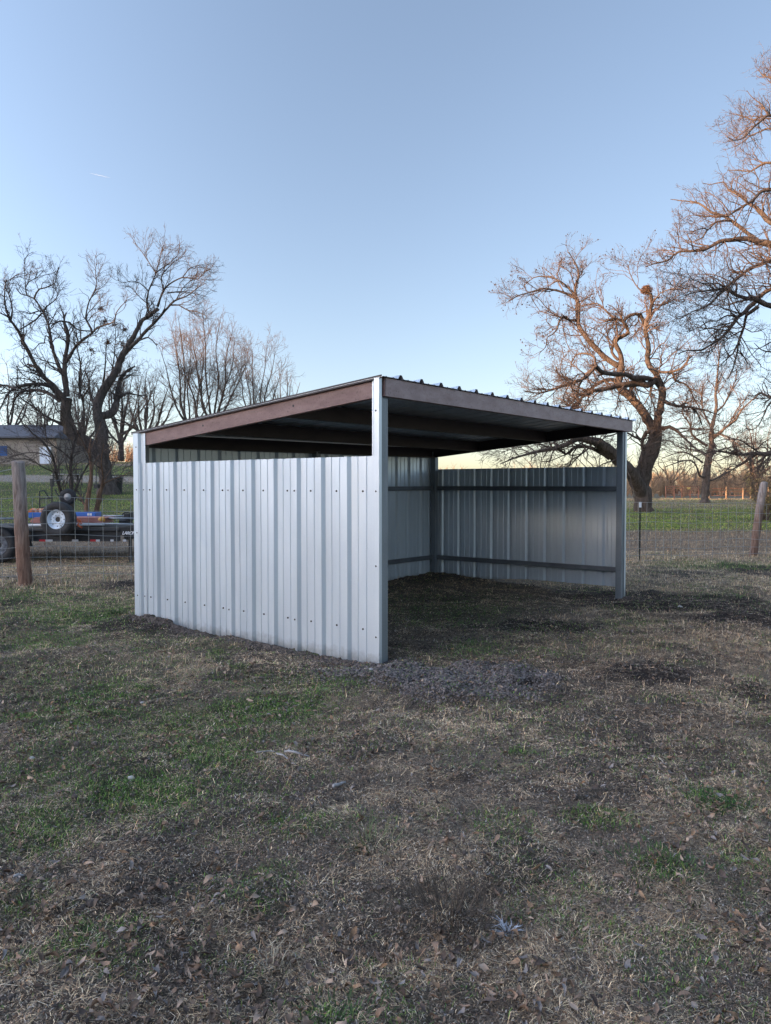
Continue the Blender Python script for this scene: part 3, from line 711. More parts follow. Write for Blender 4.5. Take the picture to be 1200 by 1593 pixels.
# smaller tree farther right
T6 = [
 ([(1097, 785), (1097, 778), (1098, 762), (1099, 745), (1100, 728), (1103, 712), (1107, 693), (1107, 677), (1110, 655)], [19, 13, 11.5, 12, 12, 11, 9, 7.5, 6], 0, 0),
 (z5((660, 570), (690, 450), (680, 330), (690, 200), (710, 50)) + [(1119, 548), (1117, 530)], 6, 1, 0),
 (z5((690, 480), (760, 420), (830, 270), (870, 180)) + [(1146, 575)], 3.5, 1, 1),
 (z5((640, 740), (720, 680), (800, 610), (870, 560), (930, 460), (1050, 350), (1100, 310)), 6, 1.2, -2),
 (z5((600, 800), (520, 750), (460, 690), (440, 600), (380, 510), (370, 430), (330, 380)), 5, 1.2, -2),
 (z5((600, 1100), (530, 1080), (510, 1000), (450, 940), (350, 950), (200, 1000)), 4, 1, -3),
 (z5((610, 950), (680, 860), (800, 820), (900, 800), (1000, 780)), 4, 1, 3),
 (z5((590, 1120), (660, 1120), (760, 1060), (860, 1010), (960, 900)), 3.5, 1, 3),
 (z5((600, 900), (520, 850), (420, 830), (300, 800)), 4, 1, 3),
 (z5((650, 640), (600, 560), (560, 450), (550, 330), (560, 250)), 4, 1, 2),
 (z5((640, 700), (740, 700), (850, 760), (960, 850)), 3.5, 1, -3),
 (z5((560, 960), (480, 900), (380, 860), (280, 880), (180, 920)), 3.5, 1, 0),
]
LV6 = [dict(spacing=0.34, length=2.3, n=6, ang=(0.5, 1.2), wig=0.22, up=0.05, rf=0.5, rmax=0.04, rmin=0.016, outw=0.4, k=4),
       dict(spacing=0.32, length=1.05, n=4, ang=(0.5, 1.1), wig=0.22, up=0.04, rf=0.6, rmax=0.018, rmin=0.011, outw=0.2, k=3),
       dict(spacing=0.22, length=0.42, n=3, ang=(0.4, 1.0), wig=0.2, up=0.03, rf=0.7, rmax=0.011, rmin=0.008, k=3, t0=0.2)]
limb_tree('pecan_tree', 'smaller rounded bare tree standing alone before the far orange-lit fence', 'tree', 60.0, T6, M_BARK, M_TWIG, LV6)

# big tree whose trunk is beyond the right edge of the picture
T7 = [
 ([(1345, 822), (1342, 780), (1335, 720), (1328, 660), (1322, 600), (1316, 540)], [62, 50, 44, 42, 42, 38], 0, 0),
 ([(1316, 560), (1290, 480), (1260, 430), (1225, 392)] + z3((1180, 480), (1090, 460), (1000, 425), (850, 430), (720, 455), (600, 520), (460, 545), (350, 548), (290, 580), (240, 630), (100, 660), (30, 690)), [30, 24, 19, 14, 11, 10, 8, 6.5, 5.5, 5, 4.2, 3.6, 3, 2.6, 2, 1], 0, -2),
 (z3((1090, 465), (980, 380), (920, 330), (840, 270), (770, 220), (640, 180), (520, 100), (350, 70), (260, 60)), 8, 1, 1.5),
 (z3((840, 262), (760, 265), (680, 280), (610, 345), (560, 330), (500, 345), (450, 380)), 4, 1, -1),
 (z3((600, 350), (560, 420), (480, 455), (420, 465), (370, 420), (300, 405)), 2.4, .8, 1),
 ([(1290, 480), (1245, 375), (1215, 350)] + z3((1200, 275), (1110, 200), (1050, 130), (980, 100), (900, 30)) + z2((800, 1290), (760, 1220), (640, 1240), (560, 1230)), [20, 14, 11, 9, 7.5, 6, 4.5, 3.2, 2.4, 1.8, 1.3, .9], 0, 2),
 ([(1215, 352), (1225, 310)] + z2((1200, 1295), (1110, 1300), (1060, 1360), (980, 1420), (880, 1480), (800, 1530), (700, 1540)), [8, 7, 5.5, 5, 4.5, 4, 3, 2, 1], 0, -2),
 ([(1245, 375), (1235, 290)] + z2((1200, 1040), (1080, 1070), (1010, 1120), (900, 1110), (790, 1110)), [8, 6, 4, 3, 2.4, 1.6, .8], 0, 2.5),
 (z2((1085, 1290), (1080, 1220), (1050, 1140), (1010, 1120)), 2, 1.4, .3),
 ([(1235, 290), (1228, 220)] + z2((1200, 600), (1080, 670), (1000, 740), (950, 800), (860, 830), (790, 800)), [7, 5.5, 4.5, 3.6, 2.8, 2.1, 1.4, .8], 0, -2.5),
 ([(1228, 225)] + z2((1200, 720), (1100, 750), (1000, 790), (930, 850), (860, 890)), 4.5, .9, 2),
 (z2((1130, 640), (1040, 630), (960, 620), (880, 590)), 2.5, .8, .8),
 ([(1228, 220), (1225, 150)] + z2((1200, 250), (1130, 230), (1080, 170)), [5.5, 4, 3, 2, 1], 0, 2),
 ([(1225, 170), (1215, 120)] + z2((1200, 150)), 3, 1, 1),
 ([(1316, 560), (1270, 490), (1235, 430)] + z3((1200, 640), (1100, 670), (1000, 710), (900, 780), (830, 830), (770, 880), (690, 905), (560, 920), (440, 940), (350, 980)), [18, 12, 9, 7, 6, 5.5, 5, 4.5, 4, 3.2, 2.2, 1.5, .8], 0, -4),
 (z3((830, 835), (720, 780), (640, 760), (560, 770)), 2.2, .8, 1),
 (z3((770, 880), (720, 850), (560, 850), (430, 790), (330, 770)), 2.4, .8, -1),
 ([(1318, 590), (1270, 520), (1235, 485)] + z3((1200, 1060), (1110, 1020), (1040, 990), (960, 985), (880, 955), (790, 895), (700, 905), (640, 890)), [20, 14, 11, 9, 8, 7, 6, 5, 4, 2.5, 1], 0, -3),
 ([(1235, 485), (1225, 440)] + z3((1200, 900), (1100, 960), (1050, 1000)), [7, 7, 6, 6, 6], 0, 0.2),
 (z3((1060, 1010), (1000, 1060), (960, 1110), (880, 1170), (830, 1235), (780, 1310), (700, 1380), (600, 1440), (540, 1470), (420, 1475), (340, 1500)), 8, 1.5, -2.5),
 (z3((830, 1240), (740, 1260), (660, 1320), (600, 1370), (560, 1430)), 3, 1, 1),
 (z3((880, 1165), (800, 1140), (700, 1190), (620, 1200), (540, 1250), (440, 1290)), 3, .9, -1.5),
 (z3((960, 1000), (880, 1020), (800, 1050), (700, 1040), (620, 1090)), 3.5, .9, 1.5),
 (z3((780, 900), (700, 960), (620, 1040), (520, 1090), (420, 1130), (350, 1180)), 3.5, .9, -1),
 (z3((1080, 1060), (1020, 1110), (970, 1140), (950, 1250), (890, 1400), (885, 1480)) + [(1140, 575), (1132, 590)], 6, 1.4, 1.5),
 (z3((890, 1410), (840, 1500)) + [(1130, 560), (1115, 575)], 3, 1, -.5),
 ([(1322, 640), (1280, 650), (1240, 690)] + z5((1200, 872), (1120, 882), (1050, 870), (900, 880), (800, 868), (680, 850), (560, 880), (450, 900)), [18, 14, 11, 8, 7, 6, 4.5, 3.5, 2.5, 1.6, .8], 0, -3),
 (z5((1060, 878), (930, 975), (860, 1010), (760, 1070), (680, 1130)), 4, 1, 1),
 (z5((1110, 880), (1000, 800), (900, 740), (780, 740), (680, 760)), 3.2, .9, -1),
 (z5((1200, 880), (1130, 960), (1040, 1010), (960, 1060)), 3, .9, -1),
 ([(1322, 620), (1270, 600), (1230, 610)] + z5((1200, 345), (1090, 310), (1040, 340), (980, 330)), [12, 9, 6, 4, 3, 2, 1], 0, 2),
 ([(1230, 612)] + z5((1190, 400), (1140, 500), (1090, 600), (1030, 650), (960, 640)), 4, 1, -1),
 ([(1235, 485), (1220, 540)] + z3((1150, 1480), (1080, 1440), (1040, 1400)), [5, 3.5, 2.2, 1.4, .8], 0, -1),
 ([(1322, 600), (1350, 520), (1370, 430), (1380, 340), (1370, 260)], 30, 10, 3),
 ([(1335, 560), (1400, 500), (1480, 450), (1560, 420)], 20, 5, 2),
]
LV7 = [dict(spacing=0.17, length=1.05, n=7, ang=(0.5, 1.2), wig=0.26, up=0.03, rf=0.5, rmax=0.022, rmin=0.008, outw=0.3, k=5),
       dict(spacing=0.15, length=0.55, n=5, ang=(0.5, 1.1), wig=0.26, up=0.02, rf=0.6, rmax=0.009, rmin=0.005, outw=0.1, k=3),
       dict(spacing=0.14, length=0.22, n=3, ang=(0.4, 1.0), wig=0.2, up=0.02, rf=0.7, rmax=0.006, rmin=0.004, k=3, t0=0.2)]
limb_tree('pecan_tree', 'huge bare tree whose sunlit branches reach in from the right edge of the picture', 'tree', 24.0, T7, M_BARK, M_TWIG, LV7)

# forked old pecan on the left
T1 = [
 ([(169, 776), (169, 767), (167, 757), (165, 745), (163, 728), (160, 708), (159, 688), (158, 665)], [50, 40, 32, 28, 25, 24, 24, 22], 0, 0),
 ([(160, 712), (146, 697), (130, 685), (113, 674), (104, 655), (104, 636), (104, 620)], [15, 17, 20, 23, 21, 18, 17], 0, -1.0),
 (y6((625, 1540), (615, 1400), (608, 1300), (608, 1180), (628, 1080), (635, 960), (600, 850)), 11, 5.5, 0),
 (y6((600, 850), (607, 800), (620, 760)), 3, 2.5, .2), (y6((603, 800), (590, 770), (578, 735)), 2.5, 2, .2),
 (y6((600, 840), (560, 835), (510, 860), (480, 885)), 3.4, 2.2, -.6),
 (y6((600, 840), (650, 850), (700, 900), (740, 925), (850, 930)), 3.4, 2.2, .8),
 (y6((610, 1230), (645, 1180), (680, 1110), (740, 1040), (850, 960), (900, 910), (980, 870), (1070, 840), (1085, 760), (1130, 700), (1180, 650)), 7, 1.2, -2),
 (y6((860, 940), (850, 900), (800, 810), (810, 740), (830, 650), (870, 590), (905, 500), (895, 400), (900, 290)), 4.5, .8, 1),
 (y6((830, 830), (880, 770), (950, 735), (930, 700)), 2, .8, -1), (y6((850, 620), (900, 570), (950, 550)), 2, .8, 1),
 (y6((620, 1500), (590, 1340), (540, 1240), (500, 1120), (470, 1000), (460, 900), (430, 800), (390, 730), (320, 630), (260, 600), (190, 580), (150, 530)), 9.5, 1.6, 1.5),
 (y6((320, 630), (330, 600), (370, 540), (430, 525), (520, 480), (530, 400), (555, 340)), 3.6, 1, -1),
 (y6((255, 600), (245, 565), (240, 520), (270, 470), (350, 430), (410, 360)), 3, .8, 1), (y6((240, 510), (232, 420), (225, 260), (265, 215), (310, 190)), 1.8, .7, 1),
 (y6((400, 745), (360, 740), (300, 765), (280, 775), (240, 750), (150, 752)), 2.8, .8, -1),
 (y6((390, 765), (340, 820), (300, 850), (240, 890), (190, 915)), 3.6, 2.5, -.6),
 (y6((410, 740), (440, 700), (500, 655), (540, 590), (500, 520)), 3, .9, 1),
 (y6((470, 990), (430, 975), (415, 1040), (370, 1050), (310, 1110), (240, 1100)), 2.6, 1, -1),
 (y6((600, 1560), (500, 1440), (430, 1380), (340, 1260), (280, 1140), (220, 1040), (180, 940), (100, 830), (60, 740), (45, 640), (50, 520), (62, 450)), 12, 1.6, -3),
 (y6((100, 830), (117, 740), (95, 620), (60, 530)), 4.2, 1.5, 1), (y6((95, 800), (60, 790), (0, 760), (-80, 740)), 3.5, 1, -1), (y6((340, 1270), (300, 1250), (255, 1240)), 5, 3.5, .2),
 (y6((60, 470), (100, 440), (170, 400)), 1.6, .7, .5),
 (y6((560, 1540), (470, 1450), (400, 1430), (250, 1430), (130, 1465), (60, 1530), (20, 1620)) + [(-4, 645)], 9.5, 2, -3),
 (y6((130, 1465), (60, 1440), (0, 1440), (-100, 1400), (-180, 1380)), 5, 1.5, 1),
 (y6((560, 1580), (470, 1520), (400, 1490), (300, 1480), (200, 1500), (140, 1560)) + [(18, 638), (12, 660)], 8, 1.5, 2),
 ([(108, 666), (94, 658)] + y7((400, 360), (330, 320), (270, 270), (180, 210), (120, 150)), 7, 1.5, -2),
 ([(158, 676), (155, 657), (151, 640), (155, 618), (166, 600), (180, 580), (186, 565), (196, 545), (209, 523)], [22, 20, 17, 16, 15, 14, 13, 12, 9], 0, 2.0),
 (y8((105, 620), (140, 540), (160, 515), (200, 490), (250, 450)), 8.5, 7, .5),
 (y8((200, 492), (185, 430), (192, 350), (220, 290), (240, 240), (290, 200), (330, 170), (380, 120)), 4.5, .8, .5),
 (y8((190, 345), (140, 300), (90, 290), (40, 300), (10, 280)), 2.4, .7, -1), (y8((235, 240), (180, 160), (140, 100), (100, 60)), 2.2, .7, 1),
 (y8((185, 420), (140, 380), (100, 330)), 2.2, .7, 1), (y8((240, 235), (260, 150), (280, 80)), 2, .7, -1),
 (y8((245, 440), (270, 370), (300, 320), (390, 270), (480, 280), (520, 230), (560, 220)), 4.5, .8, -1),
 (y8((280, 350), (270, 260), (330, 190), (400, 130)), 2.8, .7, 1.5), (y8((390, 270), (440, 210), (520, 190), (520, 170)), 2, .7, .8),
 (y8((60, 700), (120, 645), (160, 600), (200, 560), (250, 505), (305, 445), (350, 405), (420, 375), (480, 330), (530, 300)), 9, 1, -1.5),
 (y8((320, 430), (370, 430), (410, 455), (480, 470), (530, 490)), 3, .8, -1), (y8((300, 360), (380, 350), (450, 360), (530, 380)), 2.6, .8, 1),
 (y8((130, 640), (190, 618), (215, 635), (240, 665)), 3.5, 2, -.5), (y8((350, 405), (400, 320), (450, 280)), 2.4, .8, 1),
 ([(150, 645)] + y7((850, 330), (900, 260), (920, 130), (935, 50)) + [(196, 578), (210, 570)], [18, 15, 13, 9, 7, 5, 3], 0, 2),
 (y7((920, 200), (990, 160), (1060, 170), (1150, 180)), 5, 1.4, 1),
 ([(128, 690)] + y7((650, 430), (655, 300), (640, 200), (620, 100)) + [(124, 575), (128, 555)], 6, 2, -2),
 (y7((740, 260), (700, 160), (690, 60)) + [(132, 575)], 6, 2, 1), (y7((640, 200), (690, 120), (700, 40)) + [(150, 570)], 4, 1.2, -1),
 (y6((740, 1560), (760, 1300), (730, 1130), (720, 1050)), 4.5, 1.5, 1), (y6((960, 1440), (980, 1300), (990, 1150), (1000, 1000)), 4, 1, -1),
 (y6((1040, 1330), (1070, 1150), (1075, 1000), (1080, 900)), 3, .9, 1),
]
LV1 = [dict(spacing=0.27, length=1.25, n=7, ang=(0.5, 1.2), wig=0.28, up=0.06, rf=0.5, rmax=0.035, rmin=0.012, outw=0.3, k=5),
       dict(spacing=0.28, length=0.80, n=5, ang=(0.5, 1.1), wig=0.26, up=0.05, rf=0.6, rmax=0.015, rmin=0.008, outw=0.15, k=3),
       dict(spacing=0.19, length=0.34, n=3, ang=(0.4, 1.0), wig=0.2, up=0.03, rf=0.7, rmax=0.008, rmin=0.0055, k=3, t0=0.2)]
t1, e1_, l1 = limb_tree('pecan_tree', 'huge forked bare tree with a flared grey trunk behind the trailer, left of the shed', 'tree', 40.0, T1, M_BARK_L, M_TWIG_L, LV1, extra='all', ws=0.84)
M_CLUMP = noisy('dead_leaf_clump', (0.085, 0.042, 0.026), (0.20, 0.10, 0.06), 5, 0.95, bs=0)
for (px, py, r) in ((120, 535, .24), (142, 545, .16), (168, 532, .16), (190, 535, .18), (178, 506, .22), (163, 500, .15), (194, 512, .18), (157, 480, .16)):
    twig_ball('leaf_cluster', W(px, py, 39.2), r * 1.9, r * 1.5, 60, 0.20, 0.016, M_CLUMP, t1, loose=True)

# multi-stemmed young trees behind the trailer
TS = [
 ([(109, 806), (111, 797), (112, 785), (112, 772)], [13, 11, 10, 9], 0, 0),
 ([(109, 790), (96, 768), (90, 750), (87, 735), (82, 712), (74, 696), (62, 682), (50, 674), (40, 660)], 6.5, 1.4, -1.5),
 ([(112, 776), (111, 750), (110, 730), (112, 705), (118, 682), (128, 660), (132, 640)], 7.5, 1.4, .5),
 ([(113, 776), (122, 752), (131, 735), (138, 722), (145, 700), (160, 680)], 4.5, 1.2, 1.5),
 ([(87, 735), (70, 728), (50, 716), (30, 714), (5, 720)], 2.2, .9, -1), ([(82, 712), (60, 705), (40, 705), (15, 712), (-15, 720)], 2.4, .8, 1),
 ([(111, 715), (95, 700), (80, 690), (60, 660)], 2.4, .8, -1), ([(113, 705), (130, 700), (150, 690)], 2.2, .8, 1),
 ([(120, 680), (110, 660), (90, 640), (80, 620)], 2, .8, -1), ([(140, 718), (130, 700), (128, 680)], 2, .8, 0), ([(74, 696), (70, 670), (60, 650)], 1.8, .8, .6),
]
LVS = [dict(spacing=0.125, length=0.95, n=6, ang=(0.4, 1.1), wig=0.18, up=0.0, rf=0.5, rmax=0.014, rmin=0.006, outw=0.3, k=4, droop=0.12),
       dict(spacing=0.16, length=0.45, n=4, ang=(0.4, 1.0), wig=0.18, up=0.0, rf=0.6, rmax=0.007, rmin=0.0045, outw=0.15, k=3, droop=0.1),
       dict(spacing=0.14, length=0.2, n=3, ang=(0.4, 1.0), wig=0.15, up=0.0, rf=0.7, rmax=0.005, rmin=0.0035, k=3, t0=0.2)]
limb_tree('young_tree', 'dark multi-stemmed bare young tree behind the spare wheel of the trailer', 'tree', 24.5, TS, M_BARK_L, M_TWIG_L, LVS)
TS2 = [
 ([(135, 803), (134, 795), (138, 772), (142, 745), (142, 722), (140, 700), (142, 680)], [10, 8, 7.5, 6, 5, 4, 2], 0, 0),
 ([(136, 790), (128, 780), (124, 770)], 4, 2, .4), ([(141, 735), (150, 715), (165, 700), (180, 690)], 3, .9, 1), ([(141, 712), (130, 690), (120, 670)], 2.4, .9, -1), ([(141, 700), (150, 680), (158, 655)], 2.2, .8, .5)]
limb_tree('young_tree', 'reddish single-stemmed bare sapling with peeling bark behind the blue box on the trailer', 'tree', 24.0, TS2, M_BARK_RED, M_TWIG_L, LVS)
TS3 = [
 ([(148, 808), (149, 800), (152, 782), (156, 765), (162, 752)], [11, 9, 7.5, 6, 4.5], 0, 0),
 ([(150, 797), (157, 780), (163, 768)], 3, 1, .6), ([(162, 752), (178, 745), (192, 740), (204, 733)], 3, .9, 1), ([(158, 760), (160, 740), (158, 715), (162, 690)], 3.5, .9, -1), ([(160, 752), (172, 730), (182, 705)], 2.4, .8, 0.5)]
limb_tree('young_tree', 'leaning bare sapling nearest the corner of the shed, behind the yellow strap end', 'tree', 24.2, TS3, M_BARK_RED, M_TWIG_L, LVS)

# procedural bare trees in the background
def auto_tree(px, pbase, ptop, Y, spread, stems, label, mat=M_BARK, tw=M_TWIG, group=None, dens=1.0, name='bare_tree', tw_w=2.6, lean=0):
    H = pbase - ptop; L = []
    L.append(([(px, pbase), (px + lean * .1, pbase - H * .12), (px + lean * .2, pbase - H * 0.25)], [tw_w * 1.5, tw_w * 1.1, tw_w], 0, 0))
    for i in range(stems):
        a = (i + .5) / stems * 2 - 1 + random.uniform(-.15, .15); ex = px + a * spread + lean
        h = H * (1 - 0.35 * abs(a) ** 1.6) * random.uniform(.82, 1.0); s0 = random.uniform(.13, .25)
        pts = [(px + lean * s0, pbase - H * s0)]
        for t in (0.25, .5, .75, 1.0):
            pts.append((px + lean * t + (ex - px - lean) * t ** 0.8 + random.uniform(-1, 1) * spread * .07, pbase - H * s0 - (h - H * s0) * t ** 1.15))
        L.append((pts, tw_w * random.uniform(.6, .8), 0.6, random.uniform(-1, 1) * spread / F * Y * 0.8))
    s = Y / 60.0
    lv = [dict(spacing=0.55 * s / dens, length=0.030 * H / F * Y * 7, n=6, ang=(0.4, 1.15), wig=0.24, up=0.05, rf=0.5, rmax=0.03 * s, rmin=0.013 * s, outw=0.2, k=3),
          dict(spacing=0.42 * s / dens, length=0.014 * H / F * Y * 7, n=4, ang=(0.35, 1.1), wig=0.22, up=0.04, rf=0.6, rmax=0.014 * s, rmin=0.009 * s, k=3),
          dict(spacing=0.36 * s / dens, length=0.007 * H / F * Y * 7, n=3, ang=(0.35, 1.1), wig=0.18, up=0.03, rf=0.7, rmax=0.010 * s, rmin=0.0065 * s, k=3, t0=0.2)]
    return limb_tree(name, label, 'tree', Y, L, mat, tw, lv, group=group, jitter=0.05)
GB = 'bare trees beyond the yard'
auto_tree(66, 716, 585, 66, 46, 8, 'low tangled bare tree between the tan building and the forked pecan', M_BARK_L, M_TWIG_L, GB, 1.5, tw_w=6)
auto_tree(128, 716, 575, 70, 40, 8, 'tangled bare tree directly behind the fork of the big grey pecan', M_BARK_L, M_TWIG_L, GB, 1.5, tw_w=6)
auto_tree(188, 716, 545, 76, 48, 8, 'tangled bare tree between the forked pecan and the low corner of the shed', M_BARK_L, M_TWIG_L, GB, 1.6, tw_w=7)
auto_tree(226, 716, 556, 62, 52, 8, 'dense low bare tree directly behind the left corner of the shed roof', M_BARK_L, M_TWIG, GB, 1.25, tw_w=8)
auto_tree(292, 716, 478, 72, 50, 6, 'upright bare tree, leftmost of the tall ones rising over the roof slope', M_BARK_L, M_TWIG, GB, 1.12, tw_w=6)
auto_tree(330, 716, 462, 70, 62, 8, 'widest and tallest upright bare tree rising over the middle of the roof slope', M_BARK_L, M_TWIG, GB, 1.15, tw_w=6.5)
auto_tree(398, 716, 498, 78, 40, 6, 'bare tree with two straight dark stems, right one above the roof slope', M_BARK_L, M_TWIG, GB, 1.15, tw_w=5, lean=6)
auto_tree(440, 716, 560, 84, 38, 6, 'faint thin bare tree where the roof slope meets the sky', M_BARK_L, M_TWIG, GB, 0.9, tw_w=5)
auto_tree(8, 716, 560, 74, 55, 7, 'bare tree behind the tan building at the left edge', M_BARK_L, M_TWIG_L, GB, 0.9, tw_w=7)
auto_tree(-60, 716, 540, 80, 60, 7, 'bare tree behind the tan building, mostly beyond the left edge', M_BARK_L, M_TWIG_L, GB, 0.8, tw_w=8)
auto_tree(940, 762, 683, 95, 60, 8, 'reddish bare tree seen over the far end wall of the shed', M_BARK, M_TWIG, GB, 1.0, tw_w=4)
auto_tree(845, 762, 700, 105, 50, 7, 'low bare tree seen over the middle of the far end wall', M_BARK, M_TWIG, GB, 0.9, tw_w=4)
auto_tree(1178, 770, 640, 85, 50, 8, 'bare tree behind the leaning fence post at the right edge', M_BARK, M_TWIG, GB, 0.9, tw_w=5)
auto_tree(1045, 765, 700, 110, 45, 7, 'low bare tree between the two pecans at the right', M_BARK, M_TWIG, GB, 0.9, tw_w=4)

# ------------------------------------------------------------------ fences
M_WIRE = new_mat('galvanised_wire', (0.33, 0.34, 0.33), 0.5, 0.6)[0]
def wood_mat(name, c1, c2, c3):
    m, nt, b = new_mat(name, c1, 0.9, 0, 0.2)
    n = noise_node(nt, 9, 8, 0.7, vec_scale=(3, 3, 0.35), dist=0.5); r = ramp(nt, n.outputs[0], [(0.32, c1), (0.5, c2), (0.66, c3)])
    tc = nt.nodes.new('ShaderNodeTexCoord'); sx = nt.nodes.new('ShaderNodeSeparateXYZ'); nt.links.new(tc.outputs['Object'], sx.inputs[0])
    n2 = noise_node(nt, 3, 4, vec_scale=(2, 2, 0.6)); a = nt.nodes.new('ShaderNodeMath'); a.operation = 'MULTIPLY_ADD'; a.inputs[1].default_value = 1.4
    nt.links.new(n2.outputs[0], a.inputs[0]); nt.links.new(sx.outputs[2], a.inputs[2])
    wr = ramp(nt, a.outputs[0], [(0.0, (0, 0, 0)), (1.0, (1, 1, 1))])
    mr = nt.nodes.new('ShaderNodeMapRange'); mr.inputs[1].default_value = 1.3; mr.inputs[2].default_value = 2.3; nt.links.new(a.outputs[0], mr.inputs[0])
    grey = ramp(nt, n.outputs[0], [(0.32, (0.10, 0.08, 0.07)), (0.5, (0.27, 0.23, 0.21)), (0.66, (0.42, 0.37, 0.34))])
    nt.links.new(mixc(nt, mr.outputs[0], r.outputs[0], grey.outputs[0]), b.inputs['Base Color']); bump(nt, b, n.outputs[0], 0.8, 0.02); return m
M_POST = wood_mat('weathered_post', (0.09, 0.05, 0.036), (0.22, 0.135, 0.10), (0.34, 0.23, 0.17))
M_TPOST = new_mat('dark_green_steel', (0.02, 0.028, 0.024), 0.6, 0.3)[0]
M_WHITE = new_mat('white_paint', (0.7, 0.72, 0.74), 0.5)[0]
fx0, fy0 = -5.5, 11.75; fx1, fy1 = 7.9, 16.4
def fpt(t): return np.array([fx0 + (fx1 - fx0) * t, fy0 + (fy1 - fy0) * t])
FL = math.hypot(fx1 - fx0, fy1 - fy0)
fence = thing('wire_fence', 'welded wire mesh fence with wooden and steel posts running behind the shed', 'fence', (fx0, fy0, gz1(fx0, fy0)))
acc = Acc(); nv = int((FL + 7.0) / 0.203)
tsv = (np.arange(nv) * 0.203 - 3.5) / FL
def ftop(t): return 1.34 - 0.20 * min(1, max(0, t)) + 0.012 * math.sin(t * 41)
P = []
for t in tsv:
    x, y = fpt(t); top = ftop(t); x += 0.006 * math.sin(t * 133)
    y -= 0.12
    P.append([(x, y, gz1(x, y) - 0.02), (x + rng.normal() * .005, y + .01 * math.sin(t * 90), .6), (x + rng.normal() * .008, y + 0.01 * math.cos(t * 70), top)])
v, f = tubes_arr(np.array(P), np.full((len(P), 3), 0.0036), 4); acc.add(v, f)
for h in (0.0, 0.2, 0.395, 0.575, 0.75, 0.91, 1.05, 1.17):
    pts = [(fpt(t)[0], fpt(t)[1] - 0.12, ftop(t) - h + 0.008 * math.sin(t * 60 + h * 9)) for t in tsv]
    v, f = tubes_arr(np.array([pts]), np.full((1, len(pts)), 0.0036), 4); acc.add(v, f)
acc.build('wire_mesh', M_WIRE, fence)
def wood_post(x, y, H, r, lx, ly, label, seed):
    st = np.random.default_rng(seed); k = 20; n = 26; v = []; g = gz1(x, y)
    for i in range(n):
        z = -0.3 + (H + 0.3) * min(1, i / (n - 3)); rr = r * (1.06 - 0.10 * max(0, z) / H)
        if i == n - 2: rr *= 0.93; z += 0.012
        if i == n - 1: rr *= 0.45; z += 0.022
        if i == n - 3: rr *= 0.985
        cx = x + lx * z / H + 0.008 * math.sin(z * 3 + seed); cy = y + ly * z / H
        for j in range(k):
            a = 2 * math.pi * j / k; q = rr * (1 + 0.035 * math.sin(3 * a + seed) + 0.02 * math.sin(7 * a + z * 2) + 0.01 * st.normal())
            zz = z + (0.012 * math.sin(2 * a) if i >= n - 3 else 0)
            v.append((cx + q * math.cos(a), cy + q * math.sin(a), g + zz))
    f = [(i * k + j, i * k + (j + 1) % k, (i + 1) * k + (j + 1) % k, (i + 1) * k + j) for i in range(n - 1) for j in range(k)] + [tuple((n - 1) * k + j for j in range(k))]
    o = mesh_obj('wooden_post', v, f, M_POST, fence, smooth=True); o['label'] = label
# x tuned from the photograph: left post 20 px wide
wood_post(-5.46, 11.68, 1.86, 0.098, -0.09, 0.0, 'thick weathered round post at the left', 3)
wood_post(7.82, 16.42, 1.58, 0.080, 0.24, 0.05, 'leaning brown round post at the right', 8)
def tpost(x, y, H, label):
    g = gz1(x, y); m = MB(); m.abox(x - 0.014, x + 0.014, y - 0.003, y + 0.003, g - 0.2, g + H - 0.11); m.abox(x - 0.003, x + 0.003, y - 0.022, y - 0.0035, g - 0.2, g + H - 0.11)
    for k in range(int((H - .2) / 0.055)): m.abox(x - 0.006, x + 0.006, y - 0.030, y - 0.0225, g + 0.05 + k * 0.055, g + 0.07 + k * 0.055)
    o = m.build('steel_post', M_TPOST, fence); o['label'] = label
    m = MB(); m.abox(x - 0.0205, x + 0.0205, y - 0.0225, y + 0.0035, g + H - 0.11, g + H); m.build('post_cap', M_WHITE, o)
tpost(5.11, 15.50, 1.20, 'dark steel post with a white tip right of the shed')
# a few barb wires running to the left post top
wr = MB()
wr.tube([(-5.5, 11.66, 1.80), (-6.2, 11.4, 1.62), (-7.2, 11.0, 1.58)], 0.004, 4); 
wr.build('loose_wire', M_WIRE, fence)

# far pipe gate and pasture fence (sunlit)
M_PIPE = noisy('rusty_pipe', (0.24, 0.10, 0.055), (0.38, 0.17, 0.10), 3, 0.7, bs=0)
M_FPOST = noisy('pale_fence_post', (0.22, 0.15, 0.09), (0.34, 0.24, 0.15), 3, 0.9, bs=0)
YG = 92.0
def gx_(px, Y=YG): return W(px, 765, Y)[0]
gate = thing('pipe_gate', 'long rusty-red pipe gate and corral panel far off to the right of the twisted tree', 'gate', (gx_(1062), YG, gz1(gx_(1062), YG)))
for px, h in ((1036, 1.45), (1049, 1.3), (1061, 1.2), (1074, 1.3), (1087, 1.3)):
    x = gx_(px); g = gz1(x, YG); m = MB(); m.tube([(x, YG, g - .1), (x, YG, g + h)], 0.085, 8); m.build('upright', M_PIPE, gate)
m = MB()
for h in (0.35, 0.6, 0.85, 1.12, 1.38):
    m.tube([(gx_(1036), YG, gz1(gx_(1036), YG) + h), (gx_(1087), YG, gz1(gx_(1087), YG) + h)], 0.045, 6)
m.build('rail', M_PIPE, gate)
m = MB(); x = gx_(1071); m.box((x, YG - .15, 1.15), (1, 0, 0), (0, 1, 0), (0, 0, 1), .22, .01, .13); m.build('plate', new_mat('yellow_plate', (0.6, 0.38, 0.12), .6)[0], gate, bevel=.02)
pf = thing('pasture_fence', 'far pasture fence of pale sunlit wooden posts beyond the smaller pecan', 'fence', (gx_(1130), 88, 0))
